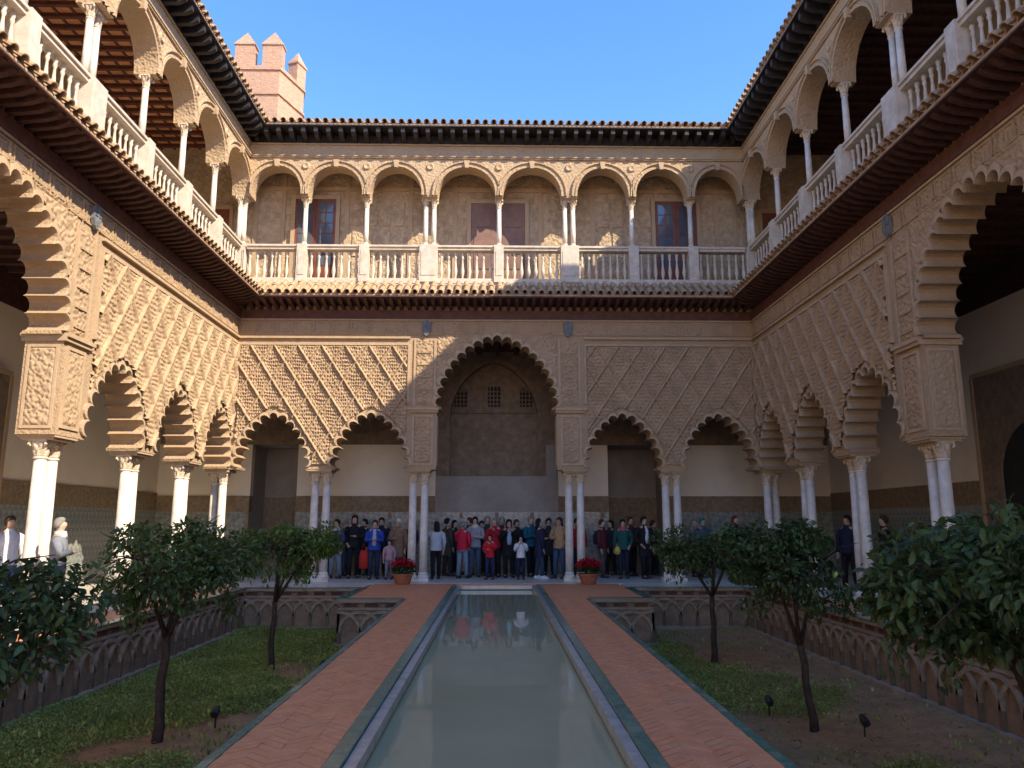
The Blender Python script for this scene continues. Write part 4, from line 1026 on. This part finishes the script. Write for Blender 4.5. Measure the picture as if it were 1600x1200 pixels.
tree(-4.05, 14.6, 'bright green small orange tree at the far end of the left sunken garden', .98, .62, 1.74, 'leaf_light', 5000, .09, 12, fork=.2, tr=.05, cx=.25)
tree(4.05, 10.25, 'dark leafed small orange tree with a forked leaning trunk in the right sunken garden', 1.02, .52, 1.72, 'leaf_dark', 6000, .09, 13, fork=.05, lean=(-.14, 0), tr=.05, cx=-.15, limbs=3)
tree(4.1, 15.0, 'small orange tree at the far end of the right sunken garden', 1.08, .60, 1.60, 'leaf', 5600, .085, 14, fork=.25, tr=.055)
tree(-4.1, 5.6, 'dark orange tree cut off by the left edge of the picture', 1.22, .50, 1.46, 'leaf_dark', 6200, .09, 15, fork=.1, tr=.06, near=True, cx=.0)
tree(3.98, 5.75, 'large leafed orange tree nearest on the right, cut off by the picture edge', 1.42, .50, 1.74, 'leaf_dark', 9500, .098, 16, fork=.0, tr=.07, near=True)

# ground cover
def cover(sx, dens, name):
    r_ = np.random.default_rng(31 + sx); n = dens
    x = r_.uniform(2.05, 6.2, n); y = r_.uniform(7.5, 19.8, n)
    def fn(a, b): return (np.sin(a * 1.7 + b * .9) + np.sin(a * .8 - b * 1.3 + 2) + np.sin(a * 3.1 + b * 2.3 + 1) * .6 + np.sin(a * 5.3 - b * 4.1) * .4)
    v = fn(x, y) + r_.normal(size=n) * .5
    if sx < 0:
        bare = np.exp(-((x - 3.2) ** 2 / .5 + (y - 10.3) ** 2 / 2.0)) * 3.2 + np.exp(-((x - 3.7) ** 2 / .3 + (y - 14.6) ** 2 / .8)) * 3.0 + np.exp(-((x - 4.2) ** 2 / .35 + (y - 9.2) ** 2 / .5)) * 2
        keep = v - bare * 1.6 + 2.1 > 0
    else:
        green = np.exp(-((x - 2.9) ** 2 / 1.8 + (y - 14.2) ** 2 / 9.0)) * 3.4 + np.exp(-((x - 4.4) ** 2 / .6 + (y - 11.8) ** 2 / .5)) * 2.4 + np.exp(-((x - 4.7) ** 2 / .5 + (y - 8.9) ** 2 / .5)) * 1.3
        bare = np.exp(-((x - 4.3) ** 2 / .4 + (y - 15.5) ** 2 / 1.5)) * 1.5
        keep = v * .8 + green * 2 - bare - 2.3 > 0
    x = x[keep]; y = y[keep]; n = len(x)
    if sx > 0: keepf = (x < 3.3) | (y < 17)
    h = r_.uniform(.015, .075, n)
    C = np.stack([sx * x, y, GZ + .03 * np.sin(x * 2.1 + y * .7) + .03 * np.sin(y * 1.3 - x) + h], 1)
    C = C[~((y > 17.0) & (x < 3.45))]; n = len(C)
    D = r_.normal(size=(n, 3)); D[:, 2] = np.abs(D[:, 2]) * .7 + .1
    mobj(name, leaves_mesh(name, C, D, r_.uniform(.022, .058, n), 'grass', seed=5), kind='stuff')
cover(-1, 150000, 'ground_cover'); cover(1, 90000, 'ground_cover')
# taller tufts, stones and clods
for sx, nn in ((-1, 9000), (1, 3800)):
    r_ = np.random.default_rng(77 + sx); x = r_.uniform(2.1, 6.1, nn); y = r_.uniform(7.5, 19.7, nn)
    kk = (np.sin(x * 2.7 + y * 1.9) + np.sin(y * 3.1 - x * 1.3) + r_.normal(size=nn) * .7 > (.1 if sx < 0 else .9)) & ~((y > 17.0) & (x < 3.45)); x = x[kk]; y = y[kk]; nn = len(x)
    D = r_.normal(size=(nn, 3)) * .35; D[:, 2] = 1
    mobj('weeds', leaves_mesh('weeds', np.stack([sx * x, y, GZ + .06 + r_.uniform(0, .05, nn)], 1), D, r_.uniform(.04, .085, nn), 'grass', seed=9), kind='stuff')
cb_ = MB(); rr_ = random.Random(4)
for k in range(1500):
    x = rr_.uniform(2.1, 6.1) * (1 if rr_.random() < .7 else -1); y = rr_.uniform(6.5, 19.5); q = rr_.uniform(.008, .03)
    if y > 17 and abs(x) < 3.45: continue
    z = GZ + .03 * math.sin(abs(x) * 2.1 + y * .7) + .03 * math.sin(y * 1.3 - abs(x)) + q * .3
    cb_.add([(x - q, y, z), (x, y - q * .8, z), (x + q * 1.1, y, z), (x, y + q, z), (x + q * .1, y, z + q * .8), (x, y, z - q)], [(0, 1, 4), (1, 2, 4), (2, 3, 4), (3, 0, 4), (1, 0, 5), (2, 1, 5), (3, 2, 5), (0, 3, 5)])
mobj('clods', cb_.mesh('clods', 'soil'), kind='stuff')
# fallen leaves on the soil
r_ = np.random.default_rng(8); n = 900; x = r_.uniform(2.1, 6.1, n) * np.where(r_.random(n) < .7, 1, -1); y = r_.uniform(6, 19, n)
mobj('fallen_leaves', leaves_mesh('fallen_leaves', np.stack([x, y, np.full(n, GZ + .06)], 1), np.stack([r_.normal(size=n), r_.normal(size=n), r_.normal(size=n) * .1], 1), r_.uniform(.04, .08, n), 'terra'), kind='stuff')

# poinsettia pots
def pot(x, y, label, seed):
    t = thing('flower_pot', label, 'flower pot', (x, y, 0), 'poinsettia pots beside the pool')
    pm = MB().loft(lathe([(.17, 0), (.19, .02), (.235, .14), (.265, .22), (.29, .225), (.295, .265), (.27, .27), (.25, .25)]), 22).mesh('pot', 'terra', False)
    mobj('pot', pm, t, False)
    r_ = np.random.default_rng(seed); n = 420
    v = r_.normal(size=(n, 3)); v[:, 2] = np.abs(v[:, 2]); v /= np.linalg.norm(v, axis=1, keepdims=True)
    C = v * np.array([.37, .37, .30]) * r_.uniform(.72, 1.05, (n, 1)) + np.array([x, y, .36]); D = v + r_.normal(size=(n, 3)) * .7; D[:, 2] *= .4
    top = C[:, 2] > .44
    mobj('red_bracts', leaves_mesh('red_bracts', C[top], D[top], r_.uniform(.09, .15, top.sum()), 'red', seed=seed), t)
    C2 = v * np.array([.36, .36, .22]) * r_.uniform(.5, .98, (n, 1)) + np.array([x, y, .30])
    mobj('foliage', leaves_mesh('foliage', C2, D, r_.uniform(.08, .14, n), 'potgreen', seed=seed + 1), t)
pot(-2.5, 21.15, 'terracotta pot of red poinsettias left of the pool', 3)
pot(2.46, 21.1, 'terracotta pot of red poinsettias right of the pool', 4)
# garden spotlights
def spot(x, y, label):
    t = thing('garden_light', label, 'garden light', (x, y, GZ), 'small black garden lights')
    mobj('stake', MB().tube([(0, 0, 0), (0, 0, .16)], .012, 6).mesh('stake', 'black'), t, False)
    mobj('lamp_head', MB().tube([(0, -.07, .17), (0, .0, .2), (0, .06, .235)], [.05, .052, .035], 10).mesh('lamp_head', 'black'), t, False)
spot(-3.62, 10.6, 'small black garden light on bare soil beside the middle left tree')
spot(-3.0, 14.0, 'small black garden light near the far left tree')
spot(3.75, 11.1, 'small black garden light beside the trunk of the middle right tree')
spot(4.55, 10.0, 'small black garden light on bare soil right of the middle right tree')

# ------------------------------------------------------------------ people
SK = [mat('skin_a', (.55, .34, .24), (.48, .29, .2), .55, 8), mat('skin_b', (.42, .25, .17), None, .55, 8)]
_mc = {}
def cmat(c):
    if c not in _mc: _mc[c] = mat('cloth', c, tuple(v * .75 for v in c), .85, 12, .2, 60)
    return _mc[c]
HAIR = {'black': (.012, .01, .01), 'brown': (.06, .03, .018), 'red': (.12, .03, .02), 'grey': (.25, .23, .21), 'blond': (.3, .2, .1)}
def skin_mesh(name, V, E_, R_, m):
    me = bpy.data.meshes.new('tmp'); me.from_pydata(V, E_, []); o = bpy.data.objects.new('tmp', me); link(o)
    o.modifiers.new('s', 'SKIN'); sv = me.skin_vertices[0].data if me.skin_vertices else None
    if sv is None: 
        return None
    for i, r in enumerate(R_): sv[i].radius = (r, r)
    sv[0].use_root = True
    sb = o.modifiers.new('u', 'SUBSURF'); sb.levels = 1; sb.render_levels = 1
    dg = bpy.context.evaluated_depsgraph_get(); ev = o.evaluated_get(dg); res = bpy.data.meshes.new_from_object(ev)
    bpy.data.objects.remove(o); res.name = name; res.materials.clear(); res.materials.append(m)
    res.polygons.foreach_set('use_smooth', [True] * len(res.polygons)); return res
POSES = {  # right/left: elbow, hand offsets (x mirrored for left)
    'down': ((.25, .0, 1.13), (.24, -.06, .86)), 'phone': ((.25, -.10, 1.16), (.07, -.30, 1.40)), 'pocket': ((.27, .06, 1.14), (.18, -.08, .96)),
    'fold': ((.24, -.06, 1.14), (.04, -.20, 1.16)), 'point': ((.27, -.12, 1.25), (.33, -.38, 1.42))}
def person(x, y, h, rz_, label, top, bottom, hair='black', longhair=False, pl='down', pr='down', long=False, skin=0, hat=None, shoes=(.03, .03, .035), scarf=None, stride=.06, inner=None, pack=None, zf=0.0):
    s = h / 1.72
    rz = rz_ + math.radians(((len(label) * 37) % 50) - 25); t = thing('person', label, 'person', (x, y, zf), rz=rz); bw_ = 1 + .12 * ((len(label) * 7) % 10) / 10; t.scale = (s * bw_, s * bw_, s)
    hs = stride
    V = [(0, 0, .96), (0, 0, 1.12), (0, 0, 1.30), (0, .01, 1.43), (0, .005, 1.50), (0, -.005, 1.57), (0, -.012, 1.63), (0, -.005, 1.69)]
    R_ = [.12, .11, .12, .09, .05, .072, .082, .062]; E_ = [(i, i + 1) for i in range(7)]
    def add(p, r, frm): V.append(p); R_.append(r); E_.append((frm, len(V) - 1)); return len(V) - 1
    hands = []
    for sg, ps in ((1, pr), (-1, pl)):
        e, hd = POSES[ps]
        a = add((sg * .17, .01, 1.40), .055, 3); b = add((sg * e[0], e[1], e[2]), .042, a); c = add((sg * hd[0], hd[1], hd[2]), .03, b)
        d = Vector(hd) - Vector(e); d.normalize(); c2 = add((sg * (hd[0] + d.x * .08), hd[1] + d.y * .08, hd[2] + d.z * .08), .034, c)
        hands.append((sg, Vector((sg * (hd[0] + d.x * .08), hd[1] + d.y * .08, hd[2] + d.z * .08)), Vector((sg * d.x, d.y, d.z))))
        l1 = add((sg * .09, 0, .88), .085, 0); l2 = add((sg * .10, -.02 + sg * hs * .5, .50), .055, l1); l3 = add((sg * .11, sg * hs, .10), .038, l2); add((sg * .12, sg * hs - .13, .035), .034, l3)
    nose = add((0, -.095, 1.625), .014, 6)
    bm_ = skin_mesh('body', V, E_, R_, SK[skin])
    fb = MB()
    for (sg, hp, d) in hands:
        sd = Vector((1, 0, 0)) if abs(d.x) < .8 else Vector((0, 1, 0)); sd = (sd - d * sd.dot(d)).normalized()
        for k, ln in enumerate((.065, .075, .08, .07)): 
            o_ = hp + sd * (k - 1.5) * .017; fb.tube([o_, o_ + d * ln * .6, o_ + d * ln + Vector((0, -.012, 0))], [.009, .008, .006], 5)
        fb.tube([hp - d * .02, hp - d * .0 + sd * .035 * -sg, hp + d * .03 + sd * .045 * -sg], [.011, .010, .008], 5)
    if bm_ is None: return t
    b2 = bmesh.new(); b2.from_mesh(bm_); tmp = fb.mesh('f', SK[skin], True); b2.from_mesh(tmp); b2.to_mesh(bm_); b2.free()
    mobj('body', bm_, t, False)
    c = cmat(top); mb = MB(); zb = .62 if long else .86
    rings = [(0, 0, zb, .20 if long else .185, .145), (0, 0, .98, .178, .132), (0, 0, 1.12, .160, .122), (0, 0, 1.28, .188, .132), (0, .005, 1.38, .188, .118), (0, .008, 1.44, .125, .09), (0, .005, 1.495, .068, .068), (0, .0, 1.515, .062, .062)]
    mb.loft(rings, 16, cap=False)
    for sg, ps in ((1, pr), (-1, pl)):
        e, hd = POSES[ps]; mb.tube([(sg * .135, .01, 1.40), (sg * .19, .005, 1.36), (sg * (e[0] - .01), e[1], e[2] + .06), (sg * e[0], e[1], e[2]), (sg * (hd[0] * .97 + e[0] * .03), hd[1] * .97 + e[1] * .03, hd[2] * .97 + e[2] * .03)], [.06, .078, .062, .06, .044], 10)
    mobj('coat' if long else 'jacket', mb.mesh('jacket', c, True), t, False)
    cb = cmat(bottom); mb = MB(); mb.loft([(0, 0, .80, .165, .125), (0, 0, .90, .172, .128), (0, 0, 1.0, .16, .12)], 14)
    for sg in (1, -1):
        mb.tube([(sg * .085, 0, .90), (sg * .092, -.01 + sg * hs * .25, .68), (sg * .10, -.02 + sg * hs * .5, .50), (sg * .108, sg * hs, .09)], [.095, .085, .068, .058], 10)
    mobj('trousers', mb.mesh('trousers', cb, True), t, False)
    mb = MB()
    for sg in (1, -1): mb.loft([(sg * .115, sg * hs - .06, 0, .048, .135), (sg * .115, sg * hs - .06, .04, .05, .13), (sg * .113, sg * hs - .03, .075, .042, .085), (sg * .11, sg * hs, .12, .04, .045)], 12)
    mobj('shoes', mb.mesh('shoes', cmat(shoes), True), t, False)
    hm = cmat(HAIR[hair] if hat is None else hat); mb = MB()
    rg = [(0, .045, 1.57, .074, .055), (0, .040, 1.63, .088, .074), (0, .026, 1.69, .086, .084), (0, .010, 1.735, .062, .068), (0, .003, 1.757, .022, .024)]
    if longhair: rg = [(0, .07, 1.36, .085, .035), (0, .06, 1.46, .095, .05), (0, .045, 1.54, .092, .062)] + rg[1:]
    mb.loft(rg, 14); mobj('hat' if hat else 'hair', mb.mesh('hair', hm, True), t, False)
    if scarf: mobj('scarf', MB().loft([(0, -.01, 1.40, .11, .105), (0, -.01, 1.46, .105, .10), (0, -.005, 1.52, .085, .085)], 12).mesh('scarf', cmat(scarf), True), t, False)
    if inner: mobj('shirt', MB().loft([(0, -.035, .98, .09, .108), (0, -.04, 1.2, .10, .105), (0, -.03, 1.36, .09, .10), (0, -.01, 1.48, .06, .07)], 12).mesh('shirt', cmat(inner), True), t, False)
    if pack: mobj('backpack', MB().loft([(0, .17, .98, .12, .07), (0, .19, 1.05, .15, .095), (0, .19, 1.25, .15, .095), (0, .16, 1.4, .11, .06)], 12).mesh('backpack', cmat(pack), True), t, False)
    return t
def PX(px, y): return (px - 775) * y / 1198.0
NAVY = (.012, .018, .05); BLK = (.008, .008, .012); JEAN = (.07, .11, .19); LJEAN = (.20, .27, .36); RED = (.50, .015, .03); WHT = (.62, .62, .66)
R = math.radians
PEOPLE = [
 (517, 23.6, 1.66, 20, 'person with dark hair in a brown jacket beside the far left column pair', (.12, .07, .05), BLK, dict(hair='brown')),
 (531, 23.2, 1.68, -40, 'person in a navy and white jacket and pale jeans near the far left column pair', (.03, .04, .16), LJEAN, dict(scarf=WHT, pl='pocket', longhair=True)),
 (558, 23.3, 1.80, 10, 'tall person with long dark hair dressed all in black', BLK, BLK, dict(longhair=True, pl='pocket', pr='fold')),
 (589, 22.9, 1.66, 0, 'person in a bright blue jacket with pale patches and dark jeans', (.02, .07, .38), (.02, .03, .07), dict(pl='fold', pr='fold', inner=(.5, .5, .55), hair='brown')),
 (599, 24.3, 1.74, 30, 'person in a dark jacket half hidden behind the one in bright blue', NAVY, BLK, dict()),
 (625, 23.4, 1.70, -30, 'person in a tan coat and white woollen hat left of the pool column', (.28, .17, .11), (.10, .06, .06), dict(hat=(.7, .68, .66), pl='fold', long=True)),
 (612, 22.8, 1.10, 15, 'small child in a pink jacket in front of the tan coat', (.45, .28, .32), (.25, .23, .3), dict(hair='black')),
 (683, 22.9, 1.62, 200, 'person seen from behind in a pale grey puffer jacket', (.50, .54, .60), BLK, dict(longhair=True, pr='point')),
 (700, 24.2, 1.72, 100, 'person in a dark olive coat just right of the left pool column', (.05, .05, .04), (.03, .03, .03), dict(long=True)),
 (723, 23.2, 1.62, 150, 'person in a long red anorak and light blue jeans', (.55, .015, .05), LJEAN, dict(hair='grey', pl='pocket', pr='fold', long=False, scarf=(.5, .015, .04))),
 (742, 23.8, 1.76, 10, 'dark haired person in a grey jacket with a pale scarf', (.33, .33, .36), JEAN, dict(scarf=(.6, .6, .6), pr='fold', longhair=True)),
 (761, 24.3, 1.78, -5, 'tall person in a dark green jacket behind the red coats', (.015, .04, .04), BLK, dict(hair='grey')),
 (772, 23.7, 1.72, 0, 'person with grey hair wearing a red jacket and dark sleeves, behind the child in red', (.42, .01, .03), BLK, dict(hair='grey', pr='phone')),
 (765, 22.75, 1.25, 5, 'child in a bright red jacket and navy trousers at the end of the pool', (.62, .015, .03), (.02, .03, .09), dict(pl='fold', pr='phone', hair='black')),
 (794, 23.5, 1.68, 0, 'person with long black hair in a black coat over a light blue shirt', BLK, BLK, dict(longhair=True, inner=(.35, .5, .65), pr='phone', pl='phone', long=True)),
 (812, 22.7, 1.22, 5, 'child in a white jacket and dark trousers holding a phone up', (.78, .77, .80), NAVY, dict(pl='phone', pr='phone')),
 (828, 24.0, 1.78, 20, 'person in a teal blue jacket near the right pool column', (.01, .10, .17), BLK, dict(hair='grey', pl='fold')),
 (840, 23.0, 1.70, 110, 'person with long hair in a dark navy coat and white trainers', (.018, .02, .06), (.04, .06, .12), dict(longhair=True, shoes=(.75, .75, .75), long=True, pr='fold')),
 (871, 23.1, 1.74, -30, 'person in a tan jacket and blue jeans left of the right pool columns', (.50, .33, .17), (.05, .09, .18), dict(longhair=True, hair='brown', pl='fold', pr='pocket')),
 (899, 23.9, 1.72, 0, 'person in red mostly hidden between the two right pool columns', (.45, .02, .03), NAVY, dict()),
 (937, 23.4, 1.68, 60, 'person in a dark maroon jacket with a navy backpack right of the red flower pot', (.11, .02, .03), (.10, .08, .08), dict(pack=NAVY, hair='brown')),
 (969, 23.0, 1.68, 0, 'person in a dark green jacket with a red and white scarf', (.012, .09, .08), NAVY, dict(scarf=(.5, .1, .12), pl='down', pr='pocket')),
 (981, 24.2, 1.76, 0, 'person in dark clothes peeping out behind the green jacket', (.05, .02, .02), BLK, dict(hair='brown')),
 (1002, 23.0, 1.76, 15, 'tall person in a long black coat over a white shirt', BLK, BLK, dict(long=True, inner=(.7, .7, .72), pl='pocket')),
 (1080, 23.8, 1.70, 0, 'person in grey behind the far right orange tree', (.2, .2, .21), BLK, dict(hair='grey')),
 (1093, 23.4, 1.72, 10, 'person with a teal cap behind the far right orange tree', (.06, .10, .14), NAVY, dict(hat=(.02, .2, .2))),
 (1143, 22.9, 1.78, 20, 'person with dark red hair and dark clothes above the right tree crowns', BLK, BLK, dict(hair='red', longhair=True)),
 (645, 24.5, 1.70, -60, 'person in a dark jacket glimpsed just left of the left pool column', (.03, .03, .05), BLK, dict(hair='brown', pl='pocket')),
 (711, 24.6, 1.66, 40, 'dark dressed person in the back row left of the long red anorak', (.025, .02, .03), BLK, dict(longhair=True, pr='fold')),
 (733, 24.7, 1.74, -70, 'person in a black coat between the red anorak and the grey jacket, back row', BLK, BLK, dict(long=True, hair='brown')),
 (752, 24.8, 1.64, 15, 'person in dark blue in the back row left of the child in red', (.02, .03, .09), BLK, dict(hair='black')),
 (783, 24.7, 1.75, -30, 'person in a dark brown jacket in the back row left of the light blue shirt', (.06, .035, .025), BLK, dict(hair='grey', pl='fold')),
 (806, 24.8, 1.68, 50, 'dark dressed person in the back row behind the child in white', (.02, .025, .03), JEAN, dict(hair='brown')),
 (855, 24.6, 1.72, -20, 'person in a charcoal coat between the navy coat and the tan jacket', (.035, .035, .04), BLK, dict(long=True, hair='black')),
 (545, 24.6, 1.62, 60, 'shorter person in dark grey left of the tall person in black', (.05, .05, .055), JEAN, dict(hair='grey', pr='fold')),
 (573, 24.6, 1.70, -45, 'person in a black jacket behind the red tote bag', (.02, .02, .03), BLK, dict(hair='black', pl='pocket')),
 (950, 24.6, 1.66, -40, 'person in a dark jacket in the back row behind the yellow bag', (.03, .03, .045), BLK, dict(hair='black', longhair=True)),
 (1016, 24.4, 1.66, 70, 'person in a dark grey coat right of the tall person in the long black coat', (.04, .04, .045), BLK, dict(long=True, hair='brown')),
]
for (px, y, h, rz, lab, tp, bt, kw) in PEOPLE: person(PX(px, y), y, h, R(rz), lab, tp, bt, **kw)
person(-7.2, 13.05, 1.66, R(120), 'sunlit person in a grey and white jacket behind the nearest left columns', (.22, .24, .28), (.2, .2, .23), hair='grey', pl='fold', scarf=(.6, .65, .62))
person(-8.7, 13.0, 1.74, R(100), 'person in a dark red top at the left edge of the picture', (.14, .02, .03), BLK, hair='black', longhair=True)
person(-8.85, 14.4, 1.70, R(60), 'person in a white jacket at the left edge of the picture', (.7, .7, .7), JEAN, hair='brown')
person(-9.3, 13.9, 1.80, R(80), 'person in a pale hat at the left edge of the picture', (.55, .55, .6), JEAN, hat=(.7, .7, .66))
person(8.7, 17.4, 1.74, R(-80), 'dark clothed person standing among the right columns, farther of the pair', BLK, BLK, hair='brown')
person(8.6, 19.0, 1.76, R(-60), 'person in dark clothes deep in the right gallery', NAVY, BLK, hair='black')
person(9.1, 15.3, 1.76, R(-70), 'dark haired person in black behind the near right tree, nearer of the pair', (.03, .03, .05), BLK, hair='black')
# bags
t = thing('bag', 'red tote bag hanging beside the person in bright blue', 'bag', (PX(574, 22.9), 22.85, .3), 'bags carried by visitors')
mobj('bag_body', MB().loft([(0, 0, 0, .13, .06), (0, 0, .3, .14, .07), (0, 0, .52, .10, .05)], 10).mesh('bag_body', cmat((.5, .03, .02)), True), t, False)
mobj('strap', MB().tube([(-.08, 0, .5), (-.02, 0, .72), (.08, 0, .5)], .01, 5).mesh('strap', cmat((.4, .03, .02))), t, False)
t = thing('bag', 'small yellow bag held by the person in the dark green jacket', 'bag', (PX(960, 22.8), 22.8, .70), 'bags carried by visitors')
mobj('bag_body', MB().loft([(0, 0, 0, .06, .04), (0, 0, .1, .10, .05), (0, 0, .22, .05, .03)], 10).mesh('bag_body', cmat((.6, .5, .08)), True), t, False)
mobj('strap', MB().tube([(-.04, 0, .2), (0, 0, .34), (.04, 0, .2)], .01, 5).mesh('strap', cmat((.5, .4, .06))), t, False)
